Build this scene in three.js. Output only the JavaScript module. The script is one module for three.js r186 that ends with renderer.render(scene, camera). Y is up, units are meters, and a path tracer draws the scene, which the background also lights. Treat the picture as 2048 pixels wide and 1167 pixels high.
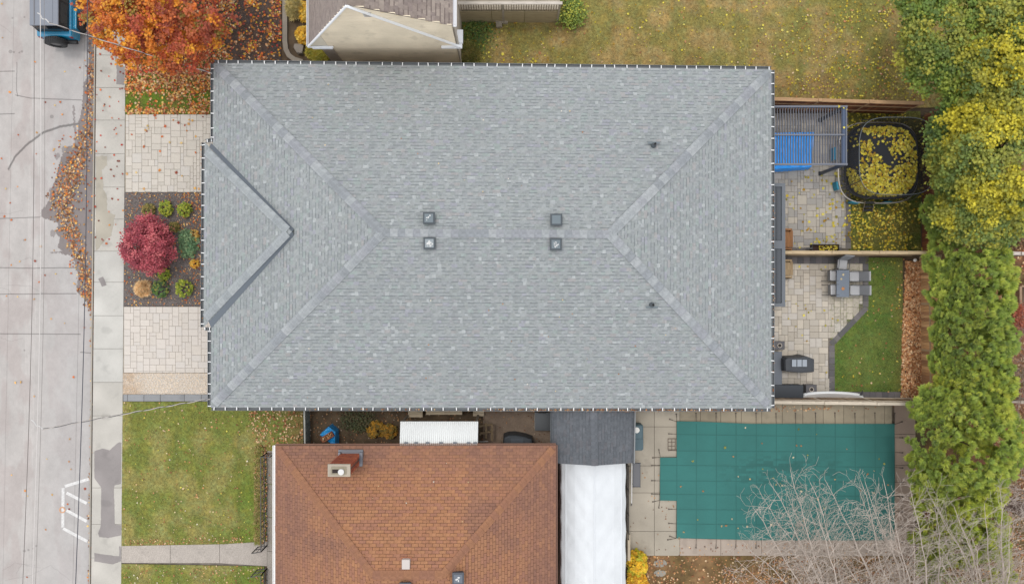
import * as THREE from 'three';
import { mergeGeometries } from 'three/addons/utils/BufferGeometryUtils.js';
import { RoundedBoxGeometry } from 'three/addons/geometries/RoundedBoxGeometry.js';

// ---------- camera: a drone hanging 34 m above the street block, looking straight down ----------
const F = 1365, H = 34;                                   // focal length in photograph pixels, flying height
const scene = new THREE.Scene();
const camera = new THREE.PerspectiveCamera(2 * Math.atan(583.5 / F) * 180 / Math.PI, 2048 / 1167, 0.5, 900);
camera.position.set(0, H, 0); camera.up.set(0, 0, -1); camera.lookAt(0, 0, 0);
// ---------- sky: an even overcast ----------
const SW = 128, SH = 64, skyData = new Float32Array(SW * SH * 4);
for (let j = 0; j < SH; j++) for (let i = 0; i < SW; i++) {
  const el = ((j + 0.5) / SH - 0.5) * Math.PI, s = Math.sin(el);
  const v = s > 0 ? 0.89 - 0.02 * s : 0.3, o = (j * SW + i) * 4;
  const wisp = 1 + 0.06 * Math.sin(i * Math.PI * 6 / SW + 3 * s) * Math.cos(5 * s);
  skyData[o] = 1.24 * v * wisp; skyData[o + 1] = 1.26 * v * wisp; skyData[o + 2] = 1.30 * v * wisp; skyData[o + 3] = 1;
}
const sky = new THREE.DataTexture(skyData, SW, SH, THREE.RGBAFormat, THREE.FloatType);
sky.mapping = THREE.EquirectangularReflectionMapping; sky.magFilter = THREE.LinearFilter; sky.minFilter = THREE.LinearFilter; sky.needsUpdate = true;
scene.background = sky; scene.environment = sky;
const sun = new THREE.DirectionalLight(new THREE.Color(1, 0.96, 0.9), 0.9);
sun.position.set(-12, 60, -14); sun.target.position.set(0, 0, 0); sun.castShadow = true; sun.shadow.radius = 24;
Object.assign(sun.shadow.camera, { left: -40, right: 40, top: 40, bottom: -40, near: 1, far: 150 });
sun.shadow.mapSize.set(4096, 4096); sun.shadow.camera.updateProjectionMatrix();
scene.add(sun, sun.target);
const renderer = new THREE.WebGLRenderer({ antialias: true });
renderer.toneMapping = THREE.LinearToneMapping; renderer.toneMappingExposure = 1.18;
renderer.shadowMap.enabled = true; renderer.shadowMap.type = THREE.PCFSoftShadowMap;
const KEXP = 1.55;                                         // how much brighter than its base colour a level surface comes out

// ---------- helpers ----------
const V3 = (x, y, z) => new THREE.Vector3(x, y, z);
const P = (px, py, h = 0) => V3((px - 1024) / F * (H - h), h, (py - 583.5) / F * (H - h));   // a place in the block from its plan position and height
const M1 = 1 / F * H;                                      // metres per plan unit at the ground
let seed = 7;
const rnd = () => { seed = (seed + 0x6d2b79f5) | 0; let t = Math.imul(seed ^ (seed >>> 15), 1 | seed); t = (t + Math.imul(t ^ (t >>> 7), 61 | t)) ^ t; return ((t ^ (t >>> 14)) >>> 0) / 4294967296; };
const rr = (a, b) => a + (b - a) * rnd(), pick = (a) => a[Math.floor(rnd() * a.length)];
const gauss = () => (rnd() + rnd() + rnd() + rnd() - 2) * 0.866;
const lerp = (a, b, t) => a + (b - a) * t, clamp = (x, a = 0, b = 1) => Math.max(a, Math.min(b, x)), sstep = (a, b, x) => { const t = clamp((x - a) / (b - a)); return t * t * (3 - 2 * t); };
const s2l = (v) => { v /= 255; return v <= 0.04045 ? v / 12.92 : Math.pow((v + 0.055) / 1.055, 2.4); };
const l2s = (v) => { v = clamp(v); return Math.round(255 * (v <= 0.0031308 ? v * 12.92 : 1.055 * Math.pow(v, 1 / 2.4) - 0.055)); };
const C = (r, g, b, k = 1) => [s2l(r) * k / KEXP, s2l(g) * k / KEXP, s2l(b) * k / KEXP];      // base colour of a level surface that the daylight shows as r g b
const mul = (c, k) => [c[0] * k, c[1] * k, c[2] * k], mixc = (a, b, t) => [lerp(a[0], b[0], t), lerp(a[1], b[1], t), lerp(a[2], b[2], t)];
const hash = (x, y, s) => { let h = Math.imul(x | 0, 374761393) + Math.imul(y | 0, 668265263) + Math.imul(s | 0, 1274126177); h = Math.imul(h ^ (h >>> 13), 1274126177); return ((h ^ (h >>> 16)) >>> 0) / 4294967296; };
const vn = (x, y, per, s) => {
  const ix = Math.floor(x), iy = Math.floor(y), fx = x - ix, fy = y - iy, ux = fx * fx * (3 - 2 * fx), uy = fy * fy * (3 - 2 * fy), w = (k) => ((k % per) + per) % per;
  return lerp(lerp(hash(w(ix), w(iy), s), hash(w(ix + 1), w(iy), s), ux), lerp(hash(w(ix), w(iy + 1), s), hash(w(ix + 1), w(iy + 1), s), ux), uy);
};
const fbm = (x, y, per, oct, s) => { let a = 0, k = 0.5, n = 0; for (let o = 0; o < oct; o++) { a += k * vn(x, y, per, s + o); n += k; x *= 2; y *= 2; per *= 2; k *= 0.5; } return a / n; };
const wn = (x, y, s = 1, oct = 3) => fbm(x + 500, y + 500, 4096, oct, s);                     // world noise, 0..1

// textures: fn gives a grey or [r,g,b] multiplier round 1; the maps hold it halved
function tex(n, metres, fn, my = metres) {
  const d = new Uint8Array(n * n * 4);
  for (let j = 0; j < n; j++) for (let i = 0; i < n; i++) {
    const v = fn(i / n, j / n), o = (j * n + i) * 4, a = typeof v === 'number' ? [v, v, v] : v;
    for (let k = 0; k < 3; k++) d[o + k] = l2s(a[k] * 0.5); d[o + 3] = 255;
  }
  const t = new THREE.DataTexture(d, n, n); t.wrapS = t.wrapT = THREE.RepeatWrapping; t.magFilter = THREE.LinearFilter; t.minFilter = THREE.LinearMipmapLinearFilter; t.generateMipmaps = true;
  t.colorSpace = THREE.SRGBColorSpace; t.repeat.set(1 / metres, 1 / my); t.needsUpdate = true; return t;
}
function worley(cells, s) {   // tileable pebbles: [distance to the nearest, to the second, id]
  return (u, v) => {
    const x = u * cells, y = v * cells, ix = Math.floor(x), iy = Math.floor(y); let d1 = 9, d2 = 9, id = 0;
    for (let a = -1; a < 2; a++) for (let b = -1; b < 2; b++) {
      const cx = ix + a, cy = iy + b, wx = (cx + cells) % cells, wy = (cy + cells) % cells;
      const dx = cx + 0.15 + 0.7 * hash(wx, wy, s) - x, dy = cy + 0.15 + 0.7 * hash(wx, wy, s + 1) - y, d = Math.hypot(dx, dy);
      if (d < d1) { d2 = d1; d1 = d; id = hash(wx, wy, s + 2); } else if (d < d2) d2 = d;
    }
    return [d1, d2, id];
  };
}
const T = {};
T.grain = tex(256, 0.9, (u, v) => 1 + 0.34 * (hash(u * 256, v * 256, 3) - 0.5) + 0.4 * (fbm(u * 12, v * 12, 12, 3, 9) - 0.5));
T.conc = tex(512, 4.3, (u, v) => 1 + 0.34 * (fbm(u * 5, v * 5, 5, 5, 21) - 0.5) + 0.16 * (hash(u * 512, v * 512, 5) - 0.5) - 0.12 * sstep(0.62, 0.8, fbm(u * 9, v * 9, 9, 3, 33)));
T.woodV = tex(256, 1.1, (u, v) => 1 + 0.55 * (fbm(u * 40, v * 3, 40, 3, 41) - 0.5) + 0.3 * (fbm(u * 9, v * 2, 9, 3, 43) - 0.5));
T.woodU = tex(256, 1.1, (u, v) => 1 + 0.55 * (fbm(v * 40, u * 3, 40, 3, 41) - 0.5) + 0.3 * (fbm(v * 9, u * 2, 9, 3, 43) - 0.5));
T.grass = tex(512, 3.1, (u, v) => {
  const f = fbm(u * 40, v * 40, 40, 3, 51), g = fbm(u * 8, v * 8, 8, 3, 55), s = hash(u * 512, v * 512, 57), a = 1 + 0.9 * (f - 0.5) + 0.5 * (g - 0.5) + 0.35 * (s - 0.5);
  const y = 0.35 * (fbm(u * 16, v * 16, 16, 2, 58) - 0.5); return [a * (1 + y), a, a * (1 - y)];
});
{ const w = worley(46, 61), w2 = worley(60, 71);
  T.gravel = tex(512, 1.5, (u, v) => { const [a, b, id] = w(u, v); return (0.45 + 0.85 * sstep(0.02, 0.35, b - a)) * (0.6 + 0.85 * id * id); });
  T.pebble = tex(512, 1.9, (u, v) => { const [a, b, id] = w2(u, v), t = (0.55 + 0.62 * sstep(0.0, 0.3, b - a)) * (0.72 + 0.5 * id), q = hash(id * 9999, 3, 5); return [t * (1 + 0.16 * (q - 0.4)), t, t * (1 - 0.22 * (q - 0.4))]; });
  T.aggregate = tex(512, 1.4, (u, v) => { const [a, b, id] = w2(u, v); return 0.86 + 0.34 * (id - 0.5) + 0.14 * sstep(0, 0.3, b - a) + 0.2 * (fbm(u * 5, v * 5, 5, 3, 77) - 0.5); });
}
T.soil = tex(512, 2.6, (u, v) => { const f = fbm(u * 10, v * 10, 10, 5, 81), s = hash(u * 512, v * 512, 83); const a = 0.55 + 0.95 * f + 0.4 * (s - 0.5); return [a * 1.02, a, a * 0.96]; });
T.cloth = tex(512, 3.3, (u, v) => 1 + 0.2 * (fbm(u * 4, v * 4, 4, 5, 91) - 0.5) + 0.06 * (hash(u * 512, v * 512, 93) - 0.5));

const mats = new Map();
function mat(c, o = {}) {
  const key = c.map((x) => x.toFixed(4)).join() + JSON.stringify({ ...o, map: o.map?.uuid, bump: o.bump?.uuid });
  if (mats.has(key)) return mats.get(key);
  const k = o.map && !o.raw ? 2 : 1, K = o.transmission || o.clearcoat ? THREE.MeshPhysicalMaterial : THREE.MeshStandardMaterial;
  const m = new K({ roughness: o.rough ?? 0.85, metalness: o.metal ?? 0, side: THREE.DoubleSide });
  m.color.setRGB(c[0] * k, c[1] * k, c[2] * k);
  if (o.map) m.map = o.map;
  if (o.bump) { m.bumpMap = o.bump; m.bumpScale = o.bs ?? 0.01; }
  if (o.vc) m.vertexColors = true;
  if (o.opacity) { m.transparent = true; m.opacity = o.opacity; }
  if (o.transmission) { m.transmission = o.transmission; m.thickness = 0; }
  if (o.clearcoat) m.clearcoat = o.clearcoat;
  mats.set(key, m); return m;
}
const W1 = [1, 1, 1];

class G {                                                   // collects faces; geo() makes one geometry of them
  constructor() { this.p = []; this.c = []; }
  tri(a, b, c, k = W1) { for (const q of [a, b, c]) { this.p.push(q.x, q.y, q.z); this.c.push(k[0], k[1], k[2]); } return this; }
  quad(a, b, c, d, k) { return this.tri(a, b, c, k).tri(a, c, d, k); }
  poly(q, k) { for (let i = 1; i + 1 < q.length; i++) this.tri(q[0], q[i], q[i + 1], k); return this; }
  hexa(b, t, k) { for (let i = 0; i < 4; i++) { const j = (i + 1) % 4; this.quad(b[i], b[j], t[j], t[i], k); } this.quad(t[0], t[1], t[2], t[3], k); return this.quad(b[3], b[2], b[1], b[0], k); }
  box(cx, y0, cz, sx, sy, sz, ry = 0, k) {
    const co = Math.cos(ry), si = Math.sin(ry), f = (x, y, z) => V3(cx + x * co + z * si, y, cz - x * si + z * co), a = sx / 2, b = sz / 2;
    return this.hexa([f(-a, y0, -b), f(a, y0, -b), f(a, y0, b), f(-a, y0, b)], [f(-a, y0 + sy, -b), f(a, y0 + sy, -b), f(a, y0 + sy, b), f(-a, y0 + sy, b)], k);
  }
  bar(a, b, w, h, k) {                                      // a beam from a to b, h upwards from the line
    const d = b.clone().sub(a).normalize(), up = Math.abs(d.y) > 0.95 ? V3(0, 0, 1) : V3(0, 1, 0), s = d.clone().cross(up).normalize().multiplyScalar(w / 2), u = s.clone().cross(d).normalize().multiplyScalar(h);
    const q = [a.clone().sub(s), b.clone().sub(s), b.clone().add(s), a.clone().add(s)];
    return this.hexa(q, q.map((x) => x.clone().add(u)), k);
  }
  prism(q, y0, y1, k, k2) {                                  // q: points whose x and z are used
    const b = q.map((a) => V3(a.x, y0, a.z)), t = q.map((a) => V3(a.x, y1, a.z)), sh = THREE.ShapeUtils.triangulateShape(q.map((a) => new THREE.Vector2(a.x, a.z)), []);
    for (const [i, j, l] of sh) this.tri(t[i], t[j], t[l], k);
    for (let i = 0; i < q.length; i++) { const j = (i + 1) % q.length; this.quad(b[i], b[j], t[j], t[i], k2 || k); }
    return this;
  }
  tube(pts, rad, n = 6, k) {
    let prev = null;
    pts.forEach((a, i) => {
      const d = (pts[i + 1] || a).clone().sub(pts[i - 1] || a).normalize(), up = Math.abs(d.y) > 0.9 ? V3(1, 0, 0) : V3(0, 1, 0), s = d.clone().cross(up).normalize(), u = s.clone().cross(d), r = typeof rad === 'number' ? rad : rad[i], ring = [];
      for (let q = 0; q < n; q++) { const t = q / n * Math.PI * 2; ring.push(a.clone().addScaledVector(s, Math.cos(t) * r).addScaledVector(u, Math.sin(t) * r)); }
      if (prev) for (let q = 0; q < n; q++) { const j = (q + 1) % n; this.quad(prev[q], prev[j], ring[j], ring[q], k); }
      prev = ring;
    });
    return this;
  }
  cyl(x, y0, z, r, h, n = 20, k, r2 = r) {
    const b = [], t = []; for (let i = 0; i < n; i++) { const a = i / n * 6.28319; b.push(V3(x + Math.cos(a) * r, y0, z + Math.sin(a) * r)); t.push(V3(x + Math.cos(a) * r2, y0 + h, z + Math.sin(a) * r2)); }
    for (let i = 0; i < n; i++) { const j = (i + 1) % n; this.quad(b[i], b[j], t[j], t[i], k); }
    return this.poly(t, k);
  }
  add(geo) {                                                // another geometry, taken in as it is
    const g = geo.index ? geo.toNonIndexed() : geo, a = g.attributes.position.array; for (let i = 0; i < a.length; i += 3) { this.p.push(a[i], a[i + 1], a[i + 2]); this.c.push(1, 1, 1); } return this;
  }
  geo() {
    const g = new THREE.BufferGeometry(), p = new Float32Array(this.p), uv = new Float32Array(p.length / 3 * 2);
    g.setAttribute('position', new THREE.BufferAttribute(p, 3)); g.computeVertexNormals();
    const n = g.attributes.normal.array;
    for (let i = 0; i < p.length / 3; i++) {
      const x = Math.abs(n[i * 3]), y = Math.abs(n[i * 3 + 1]), z = Math.abs(n[i * 3 + 2]), o = i * 3, top = y >= x && y >= z, sx = x > z;
      uv[i * 2] = top ? p[o] : sx ? p[o + 2] : p[o]; uv[i * 2 + 1] = top ? p[o + 2] : p[o + 1];
    }
    g.setAttribute('uv', new THREE.BufferAttribute(uv, 2));
    g.setAttribute('color', new THREE.BufferAttribute(new Float32Array(this.c), 3));
    return g;
  }
}
const used = new Map();
const numbered = (n) => { const k = used.get(n) || 0; used.set(n, k + 1); return k ? n + '_' + String(k).padStart(3, '0') : n; };
function mk(g, name, m, parent) {                           // one named mesh
  const o = new THREE.Mesh(g instanceof G ? g.geo() : g, m); o.castShadow = o.receiveShadow = true;
  o.name = parent ? name : numbered(name); (parent || scene).add(o); return o;
}
function tag(o, label, category, group, kind) { o.userData = { label, category }; if (group) o.userData.group = group; if (kind) o.userData.kind = kind; return o; }
function thing(name, label, category, pos = V3(0, 0, 0), turn = 0, group) {
  const o = new THREE.Group(); o.name = numbered(name); scene.add(o); o.position.copy(pos); o.rotation.y = turn; return tag(o, label, category, group);
}
const structure = (o, label, category) => tag(o, label, category, null, 'structure');
const stuffPart = (o) => { o.userData = { kind: 'stuff' }; return o; };
const _m = new THREE.Matrix4(), _q = new THREE.Quaternion(), _e = new THREE.Euler(), _c = new THREE.Color();
function inst(name, geo, m, list, parent) {                 // list of [x, y, z, scale, rx, ry, rz, colour, stretch]
  const o = new THREE.InstancedMesh(geo, m, list.length); o.castShadow = o.receiveShadow = true;
  list.forEach((a, i) => {
    _q.setFromEuler(_e.set(a[4], a[5], a[6], 'YXZ')); _m.compose(V3(a[0], a[1], a[2]), _q, V3(a[3] * (a[8] || 1), a[3], a[3])); o.setMatrixAt(i, _m);
    o.setColorAt(i, _c.setRGB(a[7][0], a[7][1], a[7][2]));
  });
  o.name = parent ? name : numbered(name); (parent || scene).add(o); return o;
}
const inPoly = (x, y, q) => { let c = false; for (let i = 0, j = q.length - 1; i < q.length; j = i++) if ((q[i][1] > y) !== (q[j][1] > y) && x < (q[j][0] - q[i][0]) * (y - q[i][1]) / (q[j][1] - q[i][1]) + q[i][0]) c = !c; return c; };
const pts = (q, h) => q.map((a) => P(a[0], a[1], h));

// leaf shapes: a lobed fallen leaf, a plain oval leaf, a feathery cedar spray, a grass tuft
const fanGeo = (outline, lift) => { const g = new G(), c = V3(0, lift, 0), q = outline.map(([x, z, y = 0]) => V3(x, y, z)); q.forEach((a, i) => g.tri(c, q[(i + 1) % q.length], a)); return g.geo(); };
const lobed = fanGeo([[0, -0.55, .1], [0.16, -0.22], [0.5, -0.3, .12], [0.3, 0.02], [0.42, 0.32, .1], [0.1, 0.25], [0, 0.5, .04], [-0.1, 0.25], [-0.42, 0.32, .12], [-0.3, 0.02], [-0.5, -0.3, .06], [-0.16, -0.22]], 0.05);
const oval = fanGeo([[0, -0.5], [0.3, -0.12, .06], [0.24, 0.3, .05], [0, 0.5], [-0.24, 0.3, .05], [-0.3, -0.12, .06]], -0.02);
const spray = (() => { const g = new G(); for (const [a, l] of [[0, 1], [0.5, 0.78], [-0.5, 0.78], [1.0, 0.5], [-1.0, 0.5]]) { const x = Math.sin(a), y = Math.cos(a), w = 0.11; g.tri(V3(-y * w, 0.04, x * w), V3(y * w, 0, -x * w), V3(x * l, 0.1 * l, y * l)); g.tri(V3(y * w, 0, -x * w), V3(x * l * .7 + y * .1, 0.02, y * l * .7 - x * .1), V3(x * l, 0.1 * l, y * l)); } return g.geo(); })();
const tuft = (() => { const g = new G(); for (let i = 0; i < 6; i++) { const a = i * 1.047 + (i % 2) * 0.3, x = Math.cos(a), z = Math.sin(a), l = 0.55 + 0.45 * ((i * 37) % 10) / 10; g.tri(V3(-z * 0.1, 0, x * 0.1), V3(z * 0.1, 0, -x * 0.1), V3(x * l, 0.75, z * l)); } return g.geo(); })();
const leafMat = mat([1, 1, 1], { rough: 0.8, vc: false }), leafThin = mat([1, 1, 1], { rough: 0.75, transmission: 0.35 });
function scatter(q, n, h, make, dens) {                     // n tries in the plan polygon q
  const xs = q.map((a) => a[0]), ys = q.map((a) => a[1]), x0 = Math.min(...xs), x1 = Math.max(...xs), y0 = Math.min(...ys), y1 = Math.max(...ys), out = [];
  for (let i = 0; i < n; i++) { const x = rr(x0, x1), y = rr(y0, y1); if (!inPoly(x, y, q) || (dens && rnd() > dens(x, y))) continue; const p = P(x, y, h), e = make(p, x, y); if (e) out.push(e); }
  return out;
}
const leafOn = (pal, s0, s1, tilt = 0.35) => (p) => [p.x, p.y + rr(0, 0.03), p.z, rr(s0, s1), gauss() * tilt, rnd() * 6.28, gauss() * tilt, mul(pick(pal), rr(0.8, 1.45)), rr(0.6, 1)];
const PAL = {
  yellow: [C(225, 205, 60), C(235, 220, 90), C(210, 185, 50), C(190, 150, 45), C(230, 215, 110), C(175, 165, 60)],
  gold: [C(250, 195, 45), C(240, 170, 40), C(225, 140, 45), C(215, 190, 70), C(180, 110, 50)],
  orange: [C(235, 150, 60), C(225, 120, 50), C(245, 190, 100), C(190, 95, 50), C(215, 165, 105), C(240, 205, 130), C(160, 75, 50)],
  red: [C(215, 90, 55), C(235, 120, 50), C(190, 70, 55), C(165, 75, 65), C(225, 150, 70), C(140, 70, 50)],
  tan: [C(215, 160, 110), C(195, 135, 90), C(230, 190, 145), C(170, 110, 70), C(205, 150, 95), C(150, 95, 60), C(235, 205, 165)],
  brown: [C(150, 105, 70), C(125, 85, 60), C(175, 130, 90), C(195, 150, 105), C(110, 75, 55)],
};
// ---------- the ground, the road and everything paved ----------
{ const g = new G(); g.quad(V3(-400, -0.03, -400), V3(-400, -0.03, 400), V3(400, -0.03, 400), V3(400, -0.03, -400), C(128, 108, 84)); structure(mk(g, 'ground', mat(W1, { map: T.soil, vc: true, rough: 1 })), 'brown bare earth spreading out under the whole block', 'ground'); }
function sheet(name, label, category, q, h, col, map, o = {}) {   // a flat piece of ground with corners q (plan), coloured by col(px, py)
  const g = new G(), n = o.nx || 1, m = o.ny || 1, A = (u, v) => { const x = lerp(lerp(q[0][0], q[1][0], u), lerp(q[3][0], q[2][0], u), v), y = lerp(lerp(q[0][1], q[1][1], u), lerp(q[3][1], q[2][1], u), v); return [x, y]; };
  for (let j = 0; j < m; j++) for (let i = 0; i < n; i++) {
    const k = [[i, j], [i, j + 1], [i + 1, j + 1], [i + 1, j]].map(([a, b]) => A(a / n, b / m)), w = k.map((a) => P(a[0], a[1], h)), c = k.map((a) => col(a[0], a[1]));
    for (const t of [[0, 1, 2], [0, 2, 3]]) for (const s of t) { g.p.push(w[s].x, w[s].y, w[s].z); g.c.push(...c[s]); }
  }
  return structure(mk(g, name, mat(W1, { map, vc: true, rough: o.rough ?? 1, bump: map, bs: o.bs ?? 0.012 })), label, category);
}
const flat = (c) => () => c;
// road: a worn grey sheet whose map holds only seams, cracks, oil and damp
{
  const w = 512, h = 2048, cv = document.createElement('canvas'); cv.width = w; cv.height = h; const x = cv.getContext('2d'), X = (a) => (a + 40) / 240 * w, Y = (a) => (a + 40) / 1250 * h;
  x.fillStyle = '#000'; x.fillRect(0, 0, w, h); x.globalCompositeOperation = 'lighter'; x.lineJoin = x.lineCap = 'round';
  const line = (q, c, lw) => { x.strokeStyle = c; x.lineWidth = lw; x.beginPath(); q.forEach((a, i) => (i ? x.lineTo(X(a[0]), Y(a[1])) : x.moveTo(X(a[0]), Y(a[1])))); x.stroke(); };
  const wob = (q, s) => { const o = []; for (let i = 0; i + 1 < q.length; i++) for (let k = 0; k < 12; k++) { const t = k / 12; o.push([lerp(q[i][0], q[i + 1][0], t) + gauss() * s, lerp(q[i][1], q[i + 1][1], t) + gauss() * s]); } o.push(q[q.length - 1]); return o; };
  for (const [a, b, s] of [[28, 4, 90], [171, 144, 130]]) line(wob([[a, -40], [lerp(a, b, .5), 580], [b, 1210]], 0.25), `rgb(${s},0,0)`, 2);
  for (const q of [[[-40, 438], [80, 434]], [[-40, 534], [60, 536], [152, 535]], [[-40, 588], [152, 587]], [[-40, 667], [160, 668]], [[30, 190], [60, 196], [110, 198], [163, 200]], [[33, 125], [32, 180], [35, 192]], [[160, 704], [187, 706]], [[-40, 143], [28, 142]], [[-40, 229], [28, 227]]]) { line(wob(q, 0.5), 'rgb(120,0,0)', 2.4); line(wob(q, 0.6), 'rgb(60,0,0)', 4); }
  for (const q of [[[16, 338], [30, 312], [52, 290], [85, 265], [120, 253], [158, 247]]]) { line(wob(q, 0.5), 'rgb(110,0,0)', 6); line(wob(q, 1), 'rgb(90,0,0)', 9); }
  for (const q of [[[0, 50], [10, 55], [22, 66]], [[-5, 575], [15, 578], [22, 588]], [[12, 570], [60, 572], [85, 586]], [[-10, 425], [15, 428], [45, 420]], [[40, 522], [60, 514], [62, 520]], [[0, 675], [20, 682], [45, 676]], [[5, 1140], [30, 1125], [80, 1135]], [[10, 1160], [60, 1150], [100, 1130], [140, 1160]], [[30, 1150], [42, 1128], [70, 1130]]]) line(wob(q, 1.2), 'rgb(70,0,0)', 1.6);
  for (const [a, b, r] of [[20, 103, 4], [27, 104, 2.4], [43, 103, 2.6], [38, 105, 2], [48, 1101, 3], [56, 1099, 2.4], [66, 1096, 2], [72, 1091, 2.4], [103, 233, 4], [24, 36, 2], [48, 34, 2], [47, 480, 2], [48, 700, 2]]) { x.fillStyle = 'rgb(110,0,0)'; x.beginPath(); x.ellipse(X(a), Y(b), r * 2.1, r * 1.5, 0, 0, 7); x.fill(); }
  const wet = [[195, -40], [176, -40], [176, 150], [166, 165], [163, 215], [157, 240], [151, 290], [135, 292], [120, 315], [115, 340], [110, 360], [100, 380], [97, 400], [84, 418], [78, 432], [95, 438], [116, 446], [110, 463], [118, 475], [115, 495], [125, 500], [117, 506], [140, 510], [148, 522], [150, 537], [156, 545], [153, 572], [155, 586], [165, 594], [178, 606], [184, 640], [187, 700], [184, 900], [196, 900]];
  x.fillStyle = 'rgb(0,255,0)'; x.beginPath(); wet.forEach((a, i) => (i ? x.lineTo(X(a[0]), Y(a[1])) : x.moveTo(X(a[0]), Y(a[1])))); x.fill();
  line([[146, 212], [148, 250], [152, 300]], 'rgb(0,200,0)', 8); line([[100, 506], [120, 502], [135, 508]], 'rgb(0,200,0)', 5);
  for (const [a, b, r] of [[105, 466, 6], [124, 490, 9], [113, 312, 6], [100, 378, 4], [128, 300, 8]]) { x.fillStyle = 'rgb(0,180,0)'; x.beginPath(); x.arc(X(a), Y(b), r * 1.8, 0, 7); x.fill(); }
  for (let k = 0; k < 7; k++) line(wob([[66 + k * 3, -40], [40 + k * 3, 1210]], 0.3), 'rgb(0,0,26)', 3);
  x.strokeStyle = 'rgb(0,0,0)';
  const id = x.getImageData(0, 0, w, h).data, d = new Uint8Array(w * h * 4), rg = new Uint8Array(w * h * 4);
  for (let j = 0; j < h; j++) for (let i = 0; i < w; i++) {
    const sx = clamp(i + (fbm(i / 6, j / 6, 4096, 2, 3) - 0.5) * 9, 0, w - 1) | 0, sy = clamp(j + (fbm(i / 6, j / 6, 4096, 2, 8) - 0.5) * 9, 0, h - 1) | 0, o = (j * w + i) * 4, wt = id[(sy * w + sx) * 4 + 1] / 255, cr = id[o] / 255, lt = id[o + 2] / 255;
    const n = 1 + 0.11 * (hash(i, j, 5) - 0.5) + 0.2 * (fbm(i / 60, j / 60, 4096, 4, 13) - 0.5) + 0.12 * (fbm(i / 14, j / 14, 4096, 3, 29) - 0.5) + 0.06 * (fbm(i / 5, j / 5, 4096, 2, 17) - 0.5);
    const pat = j > h * 0.55 ? 0.985 : 1; let c = mul(C(203, 197, 193), n * pat * (1 - 0.7 * cr) * (1 + lt));
    const grey = sstep(0.35, 0.75, i / w) * 0.5; c = mixc(c, mul(C(196, 186, 182), n * (1 - 0.7 * cr)), 0.8 * sstep(0.48, 0.66, fbm(i / 50, j / 90, 4096, 3, 41))); c = mixc(c, mul(C(197, 194, 193), n * (1 - 0.7 * cr)), grey);
    if (wt > 0) c = mixc(c, mul(C(138, 128, 126), n * (0.9 + 0.2 * fbm(i / 22, j / 22, 4096, 3, 27))), wt * 0.95);
    for (let k = 0; k < 3; k++) d[o + k] = l2s(c[k]); d[o + 3] = 255;
    const r = 235 - 60 * wt; rg[o] = rg[o + 1] = rg[o + 2] = r; rg[o + 3] = 255;
  }
  const mkT = (a, s) => { const t = new THREE.DataTexture(a, w, h); t.magFilter = THREE.LinearFilter; t.minFilter = THREE.LinearMipmapLinearFilter; t.generateMipmaps = true; if (s) t.colorSpace = THREE.SRGBColorSpace; t.needsUpdate = true; return t; };
  const m = new THREE.MeshStandardMaterial({ map: mkT(d, true), roughnessMap: mkT(rg), roughness: 1, bumpMap: T.grain, bumpScale: 0.006 });
  const a = P(-40, -40), b = P(200, 1210), g = new THREE.BufferGeometry();
  g.setAttribute('position', new THREE.Float32BufferAttribute([a.x, 0, a.z, a.x, 0, b.z, b.x, 0, b.z, b.x, 0, a.z], 3)); g.setAttribute('uv', new THREE.Float32BufferAttribute([0, 0, 0, 1, 1, 1, 1, 0], 2)); g.setIndex([0, 1, 2, 0, 2, 3]); g.computeVertexNormals();
  const road = new THREE.Group(); road.name = 'road'; scene.add(road); structure(road, 'worn pale grey residential road with seams and damp patches', 'road');
  mk(g, 'carriageway', m, road);
  const far = new G(); far.quad(V3(a.x - 8, -0.002, -60), V3(a.x - 8, -0.002, 60), V3(a.x, -0.002, 60), V3(a.x, -0.002, -60)); far.quad(V3(a.x, -0.002, -60), V3(a.x, -0.002, a.z), V3(b.x, -0.002, a.z), V3(b.x, -0.002, -60)); far.quad(V3(a.x, -0.002, b.z), V3(a.x, -0.002, 60), V3(b.x, -0.002, 60), V3(b.x, -0.002, b.z));
  mk(far, 'carriageway', mat(C(202, 197, 194), { map: T.conc, rough: 0.95 }), road);
  // painted hatch marks
  const white = mat(C(238, 236, 234), { map: T.grain, rough: 0.8 }), stripe = (p, q, w0) => { const A = P(...p), B = P(...q), s = B.clone().sub(A).normalize().cross(V3(0, 1, 0)).multiplyScalar(w0 / 2), gg = new G(), n = 14, e = []; for (let i = 0; i <= n; i++) { const c = A.clone().lerp(B, i / n), k = 1 + gauss() * 0.05; e.push([c.clone().addScaledVector(s, k), c.clone().addScaledVector(s, -k)]); } for (let i = 0; i < n; i++) gg.quad(e[i][0], e[i][1], e[i + 1][1], e[i + 1][0]); gg.p = gg.p.map((v, i) => (i % 3 === 1 ? 0.005 : v)); return gg; };
  for (const [p, q] of [[[129, 972], [178, 957]], [[132.5, 985], [173, 1006]], [[132.5, 1020], [173, 1042]], [[125.5, 1056], [174, 1082]]]) mk(stripe(p, q, 0.15), 'road_marking', white, road);
  mk(stripe([125.5, 975], [125, 1054], 0.15), 'road_marking', white, road);
  const ring = new G(); for (let i = 0; i < 18; i++) { const t = i / 18 * 6.2832, u = (i + 1) / 18 * 6.2832, o = P(124, 1019); const f = (r, k) => V3(o.x + Math.cos(k) * r, 0.009, o.z + Math.sin(k) * r); ring.quad(f(0.1, t), f(0.1, u), f(0.16, u), f(0.16, t)); }
  mk(ring, 'paint_mark', mat(C(232, 178, 140), { map: T.grain }), road);
}
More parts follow.
